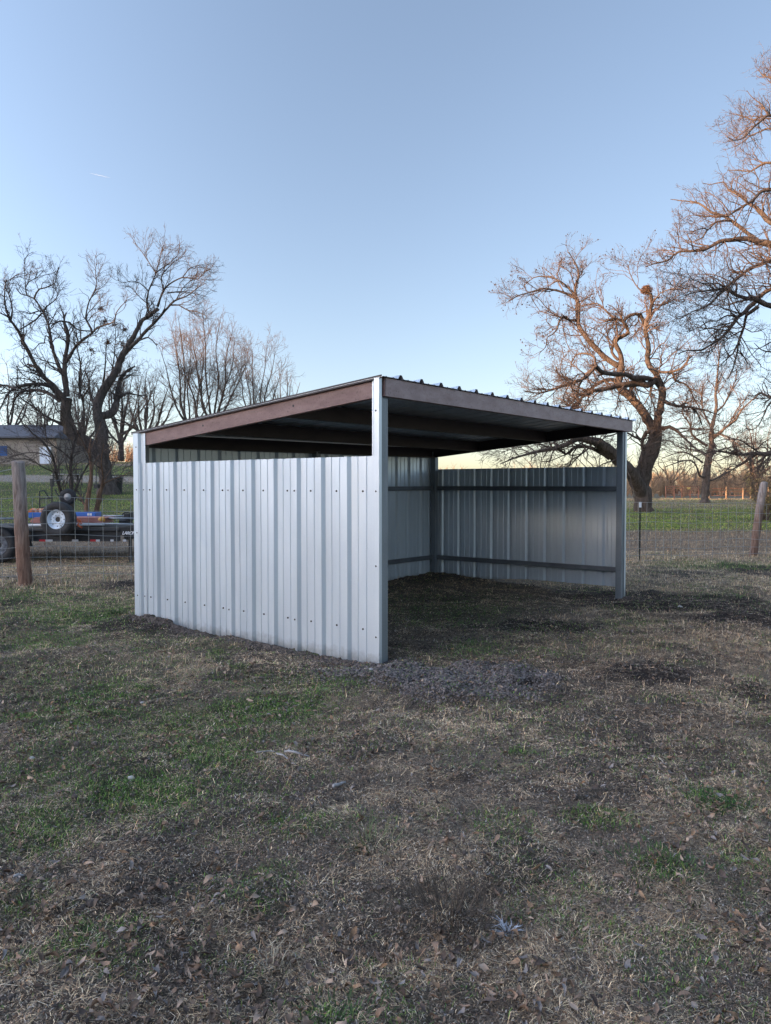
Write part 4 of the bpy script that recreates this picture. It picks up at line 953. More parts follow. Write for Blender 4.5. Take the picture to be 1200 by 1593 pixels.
for px, pt, pb, wpx in ((1012, 748, 768, 2), (1103, 752, 776, 3), (1130, 757, 775, 2.6), (1156, 762, 778, 2), (1196, 762, 776, 1.6), (1225, 760, 776, 2), (1168, 748, 770, 1.2)):
    Yp = 84.0; x = gx_(px, Yp); g = gz1(x, Yp); h = max(1.2, HZ(pt, Yp) - g); m = MB(); m.tube([(x, Yp, g - .1), (x + random.uniform(-.05, .05), Yp, g + h)], wpx * Yp / F / 2, 8); m.build('fence_post', M_FPOST, pf)
m = MB()
for h in (0.4, 0.8, 1.15): m.tube([(gx_(1095, 84), 84.1, h), (gx_(1260, 84), 84.1, h + .03)], 0.018, 4)
m.build('wire', M_PIPE, pf)

# ------------------------------------------------------------------ the building at the left
M_TAN = noisy('tan_wall', (0.25, 0.22, 0.185), (0.30, 0.26, 0.22), 1.2, 0.9, bs=0)
M_SHING = noisy('dark_shingle', (0.07, 0.073, 0.088), (0.12, 0.123, 0.142), 6, 0.85, vec=(1, 1, 4), bs=.3, bd=.03)
Yb = 62.0
bl = thing('farm_building', 'low tan building with dark shingle roof and white door at the left edge', 'building', W(-60, 722, Yb))
xb1 = W(88, 700, Yb)[0]; xb0 = xb1 - 19.0; zb = gz1(xb1 - 4, Yb) - 0.15; zt = HZ(679, Yb)
m = MB(); m.abox(xb0, xb1, Yb, Yb + 9, zb - 0.8, zt); m.build('wall', M_TAN, bl)
zr_ = HZ(661, Yb + 4.5)
m = MB(); e = .35
m.add([(xb0 - e, Yb - .45, zt - .02), (xb1 + .1, Yb - .45, zt - .02), (xb1 - 0.9, Yb + 4.5, zr_), (xb0 - e, Yb + 4.5, zr_), (xb0 - e, Yb + 9.4, zt - .02), (xb1 + .1, Yb + 9.4, zt - .02),
       (xb0 - e, Yb - .45, zt - .14), (xb1 + .1, Yb - .45, zt - .14), (xb1 + .1, Yb + 9.4, zt - .14), (xb0 - e, Yb + 9.4, zt - .14)],
      [(0, 1, 2, 3), (3, 2, 5, 4), (1, 5, 2), (0, 3, 4), (0, 6, 7, 1), (1, 7, 8, 5), (5, 8, 9, 4), (6, 9, 8, 7), (4, 9, 6, 0)])
m.build('roof', M_SHING, bl)
m = MB(); xd = W(71, 700, Yb)[0]; m.abox(xd - .43, xd + .43, Yb - .06, Yb - .002, zb, zt - .85)
dr = m.build('door', new_mat('pale_door', (0.62, 0.68, 0.76), .5)[0], bl)
m = MB()
for sx in (-.49, .45): m.abox(xd + sx, xd + sx + .04, Yb - .07, Yb - .003, zb, zt - .85)
m.abox(xd - .49, xd + .49, Yb - .07, Yb - .003, zt - .85, zt - .78); m.build('frame', new_mat('door_trim', (0.5, 0.48, 0.44), .6)[0], dr)
m = MB(); xw = W(-4, 697, Yb)[0]; m.abox(xw - .7, xw + .8, Yb - .04, Yb - .002, zt - 1.55, zt - .75); m.build('window', new_mat('window_glass', (0.06, 0.12, 0.28), .1, 0, .8)[0], bl)
# corner board
m = MB(); m.abox(xb1 - .12, xb1 + .02, Yb - .03, Yb + .1, zb - .8, zt - .03); m.build('corner_board', new_mat('corner_trim', (0.30, 0.23, 0.17), .8)[0], bl)
# pale hay/vehicle shape far behind the trunk gap: a small white car
def small_car(px, py, Y, label, col):
    c = W(px, py, Y); g = gz1(c[0], Y); r = thing('parked_car', label, 'car', (c[0], Y, g)); x = c[0]
    m = MB(); prof = [(-2.1, .35), (-2.1, .75), (-1.9, .9), (-1.1, .98), (-.6, 1.42), (.7, 1.45), (1.4, 1.0), (2.05, .88), (2.15, .6), (2.1, .35)]
    v = [(x + a, Y - .85, g + b) for a, b in prof] + [(x + a, Y + .85, g + b) for a, b in prof]; n = len(prof)
    m.add(v, [tuple(range(n)), tuple(range(2 * n - 1, n - 1, -1))] + [(i, i + n, (i + 1) % n + n, (i + 1) % n) for i in range(n)]); m.build('body', col, r, bevel=.05)
    m = MB(); m.add([(x + a, Y - .86, g + b) for a, b in ((-1.0, 1.0), (-.55, 1.36), (.65, 1.38), (1.2, 1.02))], [(0, 1, 2, 3)]); m.build('window', M_DARKG, r)
    for s in (-1.35, 1.35):
        m = MB(); m.lathe((x + s, Y - .86, g + .33), (0, -1, 0), [(0, .02), (.18, .02), (.2, 0), (.32, 0), (.33, -.03), (.33, -.2)], 20); m.build('wheel', M_RUB, r)
M_DARKG = new_mat('dark_glass', (0.015, 0.018, 0.022), .15)[0]
M_RUB = noisy('tyre_rubber', (0.014, 0.014, 0.015), (0.03, 0.03, 0.031), 20, 0.75, bs=.2)
small_car(121, 722, 80, 'small white car parked far off in the gap between the dark sapling stems', new_mat('white_car_paint', (0.6, 0.62, 0.66), .3)[0])

# ------------------------------------------------------------------ trailer and its load
M_BLACK = noisy('black_steel', (0.012, 0.013, 0.015), (0.025, 0.026, 0.028), 8, 0.5, bs=.1)
M_STEEL = noisy('bare_steel', (0.20, 0.21, 0.22), (0.34, 0.35, 0.36), 6, 0.45, 0.6, bs=0)
YT = 16.6
def PX(px, py, Y=YT): return W(px, py, Y)
trl = thing('flatbed_trailer', 'long black flatbed trailer parked beyond the wire fence at the left', 'trailer', (PX(60, 830)[0], YT, gz1(PX(60, 830)[0], YT)))
x0 = PX(-120, 800)[0]; x1 = PX(186, 800)[0]; zd = PX(0, 821)[2]; zbm = PX(0, 842)[2]
m = MB(); m.abox(x0, x1, YT, YT + 0.06, zbm, zd - 0.04); m.abox(x0, x1, YT - .05, YT - .001, zd - .075, zd - 0.03); m.abox(x0, x1, YT - .05, YT - .001, zbm + .001, zbm + .025)
m.abox(x0, x1, YT + 1.95, YT + 2.01, zbm, zd - .04)
for i in range(9): m.abox(x0 + .3 + i * 1.0, x0 + .36 + i * 1.0, YT + .061, YT + 1.949, zbm + .02, zd - .1)
m.build('frame', M_BLACK, trl, bevel=.006)
m = MB(); 
for i in range(7): m.abox(x0, x1 - .02, YT + .07 + i * .27, YT + .07 + i * .27 + .255, zd - 0.035, zd)
m.build('deck', noisy('weathered_deck', (0.05, 0.045, 0.04), (0.12, 0.105, 0.09), 3, .9, vec=(.3, 6, 1)), trl)
m = MB(); m.beam((x1, YT + .30, zd - .13), (x1 + 1.9, YT + 1.0, zd - .13), .07, .13); m.beam((x1, YT + 1.70, zd - .13), (x1 + 1.9, YT + 1.02, zd - .13), .07, .129); m.build('tongue', M_BLACK, trl)
# lower side plate carrying the lettering, and the jack under it
xl0 = PX(188, 828)[0]; xl1 = PX(222, 828)[0]
m = MB(); m.abox(xl0 - .03, xl1, YT - .012, YT + .03, PX(0, 833)[2], PX(0, 820)[2]); m.build('side_plate', M_BLACK, trl)
m = MB(); xj = PX(201, 840)[0]; zg = gz1(xj, YT); m.tube([(xj, YT + .07, zg + .06), (xj, YT + .07, PX(0, 830)[2])], .036, 12); m.tube([(xj, YT + .07, zg + .02), (xj, YT + .07, PX(0, 846)[2])], .028, 12); m.abox(xj - .09, xj + .09, YT - .01, YT + .15, zg - .02, zg + .02); m.build('jack', M_BLACK, trl)
m = MB(); m.tube([(xj - .02, YT, PX(0, 842)[2]), (xj - .07, YT - .03, PX(0, 841)[2]), (xj - .09, YT - .03, PX(0, 838)[2])], .009, 6); m.build('jack_handle', M_STEEL, trl)
cu = bpy.data.curves.new('lettering', 'FONT'); cu.body = 'LARONH'; cu.size = 0.098; cu.extrude = 0.0015; cu.shear = 0.3; cu.offset = 0.0025; cu.space_character = .82
to = bpy.data.objects.new('tmp', cu); COL.objects.link(to); bpy.context.view_layer.update()
me = bpy.data.meshes.new_from_object(to); bpy.data.objects.remove(to)
lt = bpy.data.objects.new('lettering', me); COL.objects.link(lt); me.materials.clear(); me.materials.append(M_WHITE)
lt.location = (PX(190.5, 830)[0], YT - .016, PX(0, 831.5)[2]); lt.rotation_euler = (math.pi / 2, 0, 0)
bpy.context.view_layer.update(); lt.parent = trl; lt.matrix_parent_inverse = parent_inv(trl)
for i, (pa, pb, red) in enumerate(((50, 60, 1), (60, 71, 0), (102, 112, 0), (131, 140, 1), (140, 146, 0), (163, 168, 0), (183, 188, 0), (12, 22, 1))):
    m = MB(); m.abox(PX(pa, 0)[0], PX(pb, 0)[0], YT - .055, YT - .0505, PX(0, 842.2)[2], PX(0, 839)[2])
    m.build('reflector', new_mat('red_reflector', (0.45, 0.02, 0.03), .4)[0] if red else M_WHITE if False else new_mat('pale_reflector', (0.5, 0.5, 0.52), .4)[0], trl)
def wheel(root, c, axis, R, w, rimR, rimmat, name='wheel', holes=8):
    c = np.array(c, float); ax = np.array(axis, float); ax /= np.linalg.norm(ax)
    m = MB(); m.lathe(c, ax, [(rimR * .98, w * .36), (rimR * 1.03, w * .47), (R * .80, w * .52), (R * .93, w * .46), (R * .985, w * .36), (R, w * .22), (R * .985, w * .20), (R, w * .17), (R, w * .02), (R * .985, 0), (R, -w * .02), (R, -w * .2), (R * .985, -w * .3), (R * .93, -w * .46), (R * .8, -w * .52), (rimR, -w * .45)], 48)
    ty = m.build('tyre', M_RUB, root, smooth=True)
    m = MB(); m.lathe(c, ax, [(rimR * 1.0, w * .42), (rimR * .97, w * .46), (rimR * .93, w * .42), (rimR * .90, w * .22), (rimR * .80, w * .14), (rimR * .62, w * .20), (rimR * .40, w * .20), (rimR * .27, w * .13), (rimR * .26, -w * .3)], 48)
    rim = m.build('rim', rimmat, root, smooth=True)
    ref = np.eye(3)[np.argmin(np.abs(ax))]; e1 = np.cross(ax, ref); e1 /= np.linalg.norm(e1); e2 = np.cross(ax, e1)
    m = MB(); m.lathe(c + ax * (w * .12), ax, [(0, .0), (rimR * .268, .0)], 24)
    for k in range(holes):
        a = 2 * math.pi * k / holes; m.lathe(c + ax * (w * .165) + rimR * .70 * (math.cos(a) * e1 + math.sin(a) * e2), ax, [(0, w * .022), (rimR * .055, w * .022), (rimR * .055, -w * .05)], 10)
        a += math.pi / holes; m.lathe(c + ax * (w * .20) + rimR * .45 * (math.cos(a) * e1 + math.sin(a) * e2), ax, [(0, .003), (rimR * .04, .003), (rimR * .04, 0)], 8)
    m.build('hole', M_SCREW, rim)
    return ty
M_RIMW = noisy('white_rim', (0.55, 0.62, 0.70), (0.66, 0.73, 0.80), 3, 0.4, bs=0)
M_RIMG = noisy('dusty_dark_rim', (0.08, 0.09, 0.11), (0.2, 0.22, 0.25), 9, 0.5, bs=0)
for i, px in enumerate((5, -64)):
    wr_ = bpy.data.objects.new('wheel', None); COL.objects.link(wr_); wc = PX(px, 847); wr_.location = wc
    bpy.context.view_layer.update()
    R_ = wc[2] - gz1(wc[0], YT) + 0.01
    wr_.parent = trl; wr_.matrix_parent_inverse = parent_inv(trl); bpy.context.view_layer.update()
    m0 = len(bpy.data.objects)
    class _P: pass
    # parts of the wheel hang on the wheel empty
    def wheel_parts(parent, c):
        a = wheel(None, c, (0, -1, 0), 0.385, .24, .215, M_RIMG)
        for ob in [q for q in bpy.data.objects if q.parent is None and q.name.split('.')[0] in ('tyre', 'rim')]:
            ob.parent = parent; ob.matrix_parent_inverse = (Matrix.Translation(Vector(wc))).inverted()
    wheel_parts(wr_, (wc[0], YT - .14, wc[2]))
m = MB(); fc = PX(-30, 822); 
fp = [(-1.15, -.28), (-1.0, .1), (-.75, .20), (.75, .20), (1.0, .1), (1.15, -.28)]
v = []
for yy in (YT - .30, YT - .052):
    for a, b in fp: v.append((fc[0] + a, yy, fc[2] + b - .10))
m.add(v, [(i, i + 1, i + 7, i + 6) for i in range(5)]); o = m.build('fender', M_BLACK, trl); mm = o.modifiers.new('s', 'SOLIDIFY'); mm.thickness = .006
# rails lying along the front of the deck
def item(name, label, cat, build, mat, bevel=0.0, smooth=False, group=None):
    m = MB(); build(m); o = m.build(name, mat, None, bevel=bevel, smooth=smooth); return tag(o, label, cat, group)
M_TUBE = noisy('grey_tube', (0.22, 0.24, 0.26), (0.36, 0.38, 0.41), 5, .5, .4, bs=0)
for (pa, pb, py, dy, lab) in ((160, 206, 802.6, .75, 'upper grey tube, ending left of the black winch'), (160, 212, 806.2, .45, 'second grey tube from the top on the front of the trailer'), (164, 206, 815.0, .12, 'lowest thin grey tube on the front of the trailer'), (-40, 22, 806.5, .4, 'grey tube on the trailer left of the thick fence post')):
    a = PX(pa, py, YT + dy); b = PX(pb, py + .3, YT + dy); item('steel_tube', lab, 'tube', lambda m: m.tube([a, b], .022, 10), M_TUBE, smooth=True, group='tubes lying on the trailer')
a = PX(38, 817, YT + .10); b = PX(163, 815.5, YT + .10)
item('white_pipe', 'long white pipe lying along the edge of the trailer deck', 'pipe', lambda m: m.tube([a, b], .030, 12), new_mat('white_pvc', (0.6, 0.62, 0.66), .4)[0], smooth=True)
# bundled pinkish panels with a rolled end
def panels(m):
    za, zb_ = PX(0, 813.5, YT + .35)[2], PX(0, 804.5, YT + .35)[2]
    n = 5
    for i in range(n):
        h = (zb_ - za) / n; off = random.uniform(-.05, .05)
        m.abox(PX(40, 0, YT + .35)[0] + off, PX(154, 0, YT + .35)[0] + off, YT + .22 + .01 * i, YT + .9, za + i * h, za + (i + .82) * h)
item('board_stack', 'stack of pinkish-red boards lying on the trailer behind the spare wheel', 'boards', panels, noisy('faded_red_board', (0.30, 0.11, 0.09), (0.48, 0.24, 0.20), 5, .8, vec=(1, 1, 9)), .004)
item('tarp_roll', 'yellow-orange rolled tarp end beside the pinkish boards', 'roll', lambda m: (m.tube([PX(154.5, 809, YT + .3), PX(160.5, 808, YT + .28)], [.055, .066], 14), m.tube([PX(160.6, 808, YT + .28), PX(163, 807.8, YT + .28)], [.066, .05], 14)), noisy('yellow_tarp', (0.55, 0.28, 0.05), (0.7, 0.38, 0.09), 9, .6), smooth=True)
# orange ratchet strap
def strap(m):
    for (a, b) in (((120, 806), (124, 812)), ((124, 812), (121, 817)), ((121, 817), (128, 821)), ((124, 808), (127, 815))):
        m.beam(PX(*a, YT + .05), PX(*b, YT + .05), .02, .035)
item('strap', 'orange-red strap draped over the trailer edge right of the spare wheel', 'strap', strap, noisy('orange_strap', (0.6, 0.12, 0.05), (0.75, 0.22, 0.1), 20, .7), .002)
def bluebox(m):
    c0 = PX(42, 797.5, YT + .85); c1 = PX(147, 804, YT + .85)
    m.abox(c0[0], c1[0], YT + .92, YT + 1.3, c1[2] - .03, c0[2])
bbx = item('storage_box', 'long blue box with white markings on the trailer behind the spare wheel', 'box', bluebox, noisy('blue_paint', (0.015, 0.085, 0.32), (0.03, 0.14, 0.45), 4, .5), .012)
bm = MB()
for pa, pb in ((125, 128.4), (129.4, 131.8)):
    bm.abox(PX(pa, 0, YT + .9)[0], PX(pb, 0, YT + .9)[0], YT + .915, YT + .9185, PX(0, 802, YT + .9)[2], PX(0, 798.3, YT + .9)[2])
bm.build('marking', M_WHITE, bbx)
# heap of orange and cream rags / boxes behind the post
def heap(m):
    for i in range(9):
        c = PX(48 + i * 2.6, 795 - (i % 3), YT + 1.1); a = random.uniform(0, 3)
        m.box(c, (math.cos(a), math.sin(a), .2), (-math.sin(a), math.cos(a), 0), (-.2, 0, 1), .05, .04, .03)
item('rag_heap', 'small heap of orange and cream scraps on top of the blue box', 'scraps', heap, noisy('orange_cream', (0.55, 0.16, 0.06), (0.7, 0.5, 0.36), 6, .8, lo=.45, hi=.55), .006)
# spare wheel
def wheel_thing(name, label, c, axis, R, w, rimR, rimmat):
    r = thing(name, label, 'wheel', c); wheel(r, c, axis, R, w, rimR, rimmat); return r
sc_ = PX(91.5, 808, YT - .30)
wheel_thing('spare_wheel', 'big spare wheel with a white eight-hole rim mounted upright on the trailer side', sc_, (-.12, -1, .03), .375, .235, .205, M_RIMW)
m = MB(); m.tube([PX(95, 817, YT - .42), PX(99, 824, YT - .40), PX(99.5, 834, YT - .3), PX(99.5, 841, YT - .06)], .012, 6); m.build('mount_bracket', M_BLACK, trl)
# black winch on the tongue
def winch(m):
    c = PX(199, 803, YT + .6); m.box(c, (1, 0, 0), (0, 1, 0), (0, 0, 1), .06, .08, .055); m.tube([PX(190, 801, YT + .6), PX(194, 797.5, YT + .6), PX(201, 797.5, YT + .6)], .016, 8); m.tube([PX(186, 811, YT + .6), PX(206, 811, YT + .6)], .045, 10)
    m.box(PX(205, 803, YT + .6), (1, 0, 0), (0, 1, 0), (0, 0, 1), .03, .06, .085)
item('winch', 'black winch on the trailer tongue beside the shed corner', 'winch', winch, M_BLACK, .008)
# small-wheeled cart with a black handle frame standing behind
cart = thing('yard_cart', 'black tube-framed cart with a small grey-hubbed wheel behind the spare wheel', 'cart', (PX(90, 790, 18.3)[0], 18.3, PX(0, 821)[2]))
YC = 18.3
m = MB()
for pts in ([(62, 792), (62, 764), (69, 763), (78, 776)], [(63, 776), (80, 775)], [(81, 800), (81, 746)], [(81, 749), (95, 747)], [(86, 762), (95, 777), (106, 800)], [(62, 790), (110, 783), (120, 772)]):
    m.tube([PX(a, b, YC) for a, b in pts], .016, 8)
m.build('frame', M_BLACK, cart)
ctm = MB(); ctm.tube([PX(81, 800, YC), (PX(81, 800, YC)[0], YC, zd)], .02, 8); ctm.tube([PX(108, 790, YC), (PX(108, 790, YC)[0], YC, zd)], .02, 8); ctm.build('leg', M_BLACK, cart)
wq = MB(); c = PX(106, 773, YC); wq.lathe(c, (.2, -1, 0), [(.085, .06), (.10, .065), (.17, .06), (.19, .03), (.19, -.03), (.17, -.06)], 32); wq.build('tyre', M_RUB, cart, smooth=True)
wq = MB(); wq.lathe(c, (.2, -1, 0), [(0, .085), (.03, .085), (.035, .07), (.09, .055), (.10, .03)], 24); wq.build('rim', noisy('grey_hub', (0.3, 0.29, 0.27), (0.42, 0.4, 0.38), 4, .6, bs=0), cart, smooth=True)

# patio set on the lawn
YP = 44.0
def chair(px, label, back=1):
    c = PX(px, 770, YP); g = gz1(c[0], YP); x = c[0]; r = thing('garden_chair', label, 'chair', (x, YP, g), 'dark garden chairs on the lawn')
    m = MB()
    for i in range(7): m.abox(x - .27 + i * .085, x - .23 + i * .085, YP + .22, YP + .25, g + .42, g + 1.0)
    m.abox(x - .3, x + .32, YP + .19, YP + .219, g + .93, g + 1.0); m.build('backrest', M_BLACK, r)
    m = MB(); m.abox(x - .3, x + .3, YP - .25, YP + .19, g + .38, g + .43); m.build('seat', M_BLACK, r)
    for sx in (-.28, .26):
        for sy in (-.24, .2):
            m = MB(); m.abox(x + sx, x + sx + .04, YP + sy, YP + sy + .04, g - .02, g + .379); m.build('leg', M_BLACK, r)
        m = MB(); m.abox(x + sx - .01, x + sx + .05, YP - .25, YP + .2, g + .62, g + .65); m.build('armrest', M_BLACK, r)
chair(89, 'dark slatted garden chair on the lawn left of the dark sapling stems'); chair(118, 'dark slatted garden chair on the lawn between the dark sapling stems')
c = PX(103, 770, YP); g = gz1(c[0], YP); tb = thing('garden_table', 'low pale table standing between the two dark garden chairs', 'table', (c[0], YP - .3, g))
m = MB(); m.abox(c[0] - .5, c[0] + .75, YP - .75, YP + .05, g + .66, g + .70); m.build('tabletop', new_mat('pale_top', (0.38, 0.38, 0.38), .6)[0], tb, bevel=.01)
for sx in (-.45, .66):
    for sy in (-.7, 0.0):
        m = MB(); m.abox(c[0] + sx, c[0] + sx + .04, YP + sy, YP + sy + .04, g - .02, g + .659); m.build('leg', M_BLACK, tb)
c = PX(150, 757, 39.2); item('feeder_box', 'small black box hung on the left side of the flared pecan trunk', 'box', lambda m: (m.abox(c[0] - .10, c[0] + .12, 39.1, 39.35, c[2] - .08, c[2] + .12), m.abox(c[0] - .02, c[0] + .02, 39.2, 39.24, c[2] + .12, c[2] + 1.0)), M_BLACK, .01)
c = PX(184, 752, 41); item('rubbish_bin', 'dark bin standing right of the flared pecan trunk', 'bin', lambda m: (m.lathe((c[0], 41, gz1(c[0], 41)), (0, 0, 1), [(0, 0), (.20, 0), (.24, .75), (.26, .76), (.26, .82), (.1, .88), (0, .88)], 20)), M_BLACK, smooth=False)

# ------------------------------------------------------------------ distant wood
def far_woods():
    acc = Acc(); lf = Acc(); 
    spots = []
    for i in range(270):
        a = rng.uniform(-0.62, 0.62); Yd = rng.uniform(112, 175); spots.append((a * Yd, Yd, rng.uniform(3.0, 5.4), 0))
    for i in range(60):
        a = rng.uniform(0.30, 0.62); Yd = rng.uniform(98, 112); spots.append((a * Yd, Yd, rng.uniform(2.2, 3.6), 0))
    P = []; R = []
    for (x, y, h, _) in spots:
        g = gz1(x, y); h = h * (1.0 if x / y > -0.1 else 0.9)
        for s in range(7):
            a = rng.uniform(0, 6.28); sp = rng.uniform(.1, .45) * h; t = np.linspace(0, 1, 5)[:, None]
            top = np.array([x + math.cos(a) * sp, y + math.sin(a) * sp, g + h * rng.uniform(.6, 1)]); b0 = np.array([x, y, g])
            P.append(b0 * (1 - t) + top * t + rng.normal(size=(5, 3)) * .12 * t); R.append(np.linspace(.07, .025, 5))
    P = np.array(P); R = np.array(R); v, f = tubes_arr(P, R, 3); acc.add(v, f)
    c1 = grow(P, R, 0.45, 1.3, n=4, ang=(.4, 1.1), wig=.2, up=.05, rf=.6, rmax=.03, rmin=.018); v, f = tubes_arr(*c1, 3); acc.add(v, f)
    c2 = grow(c1[0], c1[1], 0.38, .6, n=3, ang=(.4, 1.1), wig=.2, up=.05, rf=.7, rmax=.02, rmin=.014); v, f = tubes_arr(*c2, 3); acc.add(v, f)
    o = acc.build('far_wood', noisy('far_twigs', (0.24, 0.15, 0.09), (0.42, 0.28, 0.17), .15, .95, bs=0)); o['kind'] = 'stuff'
    # dark evergreen scrub among it
    Vv = []; n = 26000
    bl_ = [(rng.uniform(-.6, .62), rng.uniform(118, 150), rng.uniform(1.2, 2.6)) for _ in range(46)]
    k = rng.integers(0, len(bl_), n); ba = np.array(bl_); x0 = ba[k, 0] * ba[k, 1]; y0 = ba[k, 1]; r = ba[k, 2]
    d = rng.normal(size=(n, 3)); d /= np.linalg.norm(d, axis=1, keepdims=True); rad = r * rng.uniform(.5, 1.1, n) * (1 + .3 * np.sin(d[:, 0] * 5 + k) * np.cos(d[:, 2] * 4 + k))
    c = np.stack([x0 + d[:, 0] * rad * 1.6, y0 + d[:, 1] * rad, GZ(x0, y0) + np.maximum(0.1, r * .7 + d[:, 2] * rad * .9)], 1)
    a = rng.normal(size=(n, 3)); a /= np.linalg.norm(a, axis=1, keepdims=True); b = np.cross(a, rng.normal(size=(n, 3))); b /= np.linalg.norm(b, axis=1, keepdims=True); s = rng.uniform(.1, .22, (n, 1))
    v = np.stack([c - a * s, c + b * s * .6, c + a * s, c - b * s * .6], 1).reshape(-1, 3)
    o = mesh_obj('evergreen_scrub', v, np.arange(n * 4).reshape(-1, 4), noisy('juniper_green', (0.018, 0.026, 0.016), (0.05, 0.055, 0.035), .8, .9, bs=0)); o['kind'] = 'stuff'
far_woods()
# yellow-leaved shrub just behind the leaning post at the right
def leafy(name, label, px, py, Y, rx, rz, n, mat, ls=.035):
    c = W(px, py, Y); g = gz1(c[0], Y); r = thing(name, label, 'shrub', (c[0], Y, g))
    st = []; 
    for i in range(22):
        a = rng.uniform(0, 6.28); t = np.linspace(0, 1, 5)[:, None]; e = c + np.array([math.cos(a) * rx * rng.uniform(.2, .9), math.sin(a) * rx * .7, rng.uniform(-.3, .9) * rz]); b0 = np.array([c[0] + rng.normal() * .1, Y, g])
        st.append(b0 * (1 - t) + e * t + rng.normal(size=(5, 3)) * .04)
    st = np.array(st); v, f = tubes_arr(st, np.tile(np.linspace(.022, .006, 5), (22, 1)), 4); mesh_obj('stem', v, f, M_TWIG, r)
    c1 = grow(st, np.full(st.shape[:2], .012), .12, .45, n=4, ang=(.4, 1.1), wig=.25, rmin=.004, rmax=.007)
    v, f = tubes_arr(*c1, 3); mesh_obj('twigs', v, f, M_TWIG, r)
    k = rng.integers(0, len(c1[0]), n); j = rng.integers(1, 4, n); p = c1[0][k, j] + rng.normal(size=(n, 3)) * .05
    a = rng.normal(size=(n, 3)); a /= np.linalg.norm(a, axis=1, keepdims=True); b = np.cross(a, rng.normal(size=(n, 3))); b /= np.linalg.norm(b, axis=1, keepdims=True)
    v = np.stack([p - a * ls, p + b * ls * .5, p + a * ls, p - b * ls * .5], 1).reshape(-1, 3)
    mesh_obj('foliage', v, np.arange(n * 4).reshape(-1, 4), mat, r)
leafy('shrub', 'yellow-green leafy shrub spreading behind the top of the leaning post', 1192, 748, 30.0, 1.3, .42, 2600, noisy('yellowing_leaf', (0.19, 0.15, 0.05), (0.36, 0.25, 0.10), 2, .8, bs=0), .04)

# ------------------------------------------------------------------ ground cover
def attr_mat(name, rough=0.85, transl=0.0):
    m, nt, b = new_mat(name, (0.1, 0.1, 0.1), rough, 0, 0.25)
    at = nt.nodes.new('ShaderNodeAttribute'); at.attribute_name = 'tint'; nt.links.new(at.outputs['Color'], b.inputs['Base Color']); return m
M_STRAW = attr_mat('straw'); M_GRASS = attr_mat('green_blade', .7); M_LEAF = attr_mat('dead_leaf'); M_CLOD = attr_mat('soil_clod', .95)
def set_tint(o, per, nv):
    ca = o.data.color_attributes.new('tint', 'FLOAT_COLOR', 'POINT')
    c = np.repeat(np.concatenate([per, np.ones((len(per), 1))], 1), nv, axis=0).astype(np.float32); ca.data.foreach_set('color', c.ravel())
def in_shed(x, y, m=0.0):
    u = (x - B0[0]) * U[0] + (y - B0[1]) * U[1]; v = (x - B0[0]) * V[0] + (y - B0[1]) * V[1]
    return (u > -m) & (u < LW + m) & (v > -m) & (v < WW + m)
def on_wall(x, y):
    u = (x - B0[0]) * U[0] + (y - B0[1]) * U[1]; v = (x - B0[0]) * V[0] + (y - B0[1]) * V[1]
    e = .045
    return ((np.abs(v + .01) < e) & (u > -.1) & (u < LW + .1)) | ((np.abs(u - LW) < .06) & (v > -.1) & (v < WW + .1)) | ((np.abs(v - WW) < e) & (u > -.1) & (u < LW))
def scatter(n, y0, y1, pw=1.0, mar=0.25):
    """points over the ground seen by (and just beside) the camera, denser close by"""
    t = rng.random(n); e = 1 - pw
    yy = (y0 ** (2 - pw) + t * (y1 ** (2 - pw) - y0 ** (2 - pw))) ** (1 / (2 - pw)) if abs(pw - 2) > 1e-6 else y0 * (y1 / y0) ** t
    half = 0.53 * yy + mar + .3
    xx = rng.uniform(-1, 1, n) * half
    # thinner cover goes on well past the frame on both sides and behind
    m = int(n * .55); t = rng.random(m); y2 = -0.5 + (y1 + .5) * t ** 1.15; h2 = 0.53 * np.maximum(y2, 0) + mar + .3
    x2 = np.sign(rng.random(m) - .5) * (h2 + rng.random(m) ** 1.3 * (2.6 + .22 * np.maximum(y2, 0))); k = y2 < y0; x2[k] = rng.uniform(-3, 3, k.sum())
    return np.concatenate([xx, x2]), np.concatenate([yy, y2])
def blades(x, y, L, wd, pitch, azi, curl, tint, name, mat, zo=0.0):
    n = len(x); z = GZ(x, y) + zo
    d = np.stack([np.cos(azi) * np.cos(pitch), np.sin(azi) * np.cos(pitch), np.sin(pitch)], 1)
    s = np.stack([-np.sin(azi), np.cos(azi), np.zeros(n)], 1) * wd[:, None] / 2
    p0 = np.stack([x, y, z], 1); p1 = p0 + d * (L * .5)[:, None]; p2 = p0 + d * L[:, None]; p2[:, 2] -= curl * L; 
    sd2 = np.stack([-np.sin(azi), np.cos(azi)], 1) * (rng.normal(size=n) * .25 * L)[:, None]; p2[:, :2] += sd2
    gz2 = z + 0.002; p2[:, 2] = np.maximum(p2[:, 2], gz2 - 0.004); p1[:, 2] = np.maximum(p1[:, 2], gz2)
    lift = np.stack([np.zeros(n), np.zeros(n), wd * .5], 1)
    v = np.stack([p0 - s, p0 + s, p1 + s * .8 + lift, p1 - s * .8 + lift, p2 + s * .12, p2 - s * .12], 1).reshape(-1, 3)
    b = (np.arange(n) * 6)[:, None, None]; f = (b + np.array([[0, 1, 2, 3], [3, 2, 4, 5]])[None]).reshape(-1, 4)
    o = mesh_obj(name, v, f, mat); o['kind'] = 'stuff'; set_tint(o, tint, 6); return o
def straw_tint(n, dark=0.5):
    pal = np.array([[.40, .32, .22], [.30, .235, .16], [.20, .155, .11], [.13, .095, .07], [.34, .30, .24], [.24, .16, .10]])
    k = rng.choice(len(pal), n, p=[.12, .20, .26, .20, .10, .12]); return pal[k] * np.clip(rng.normal(1, .3, (n, 1)), .35, 1.8) * dark * np.array([1.07, 1.0, .90])
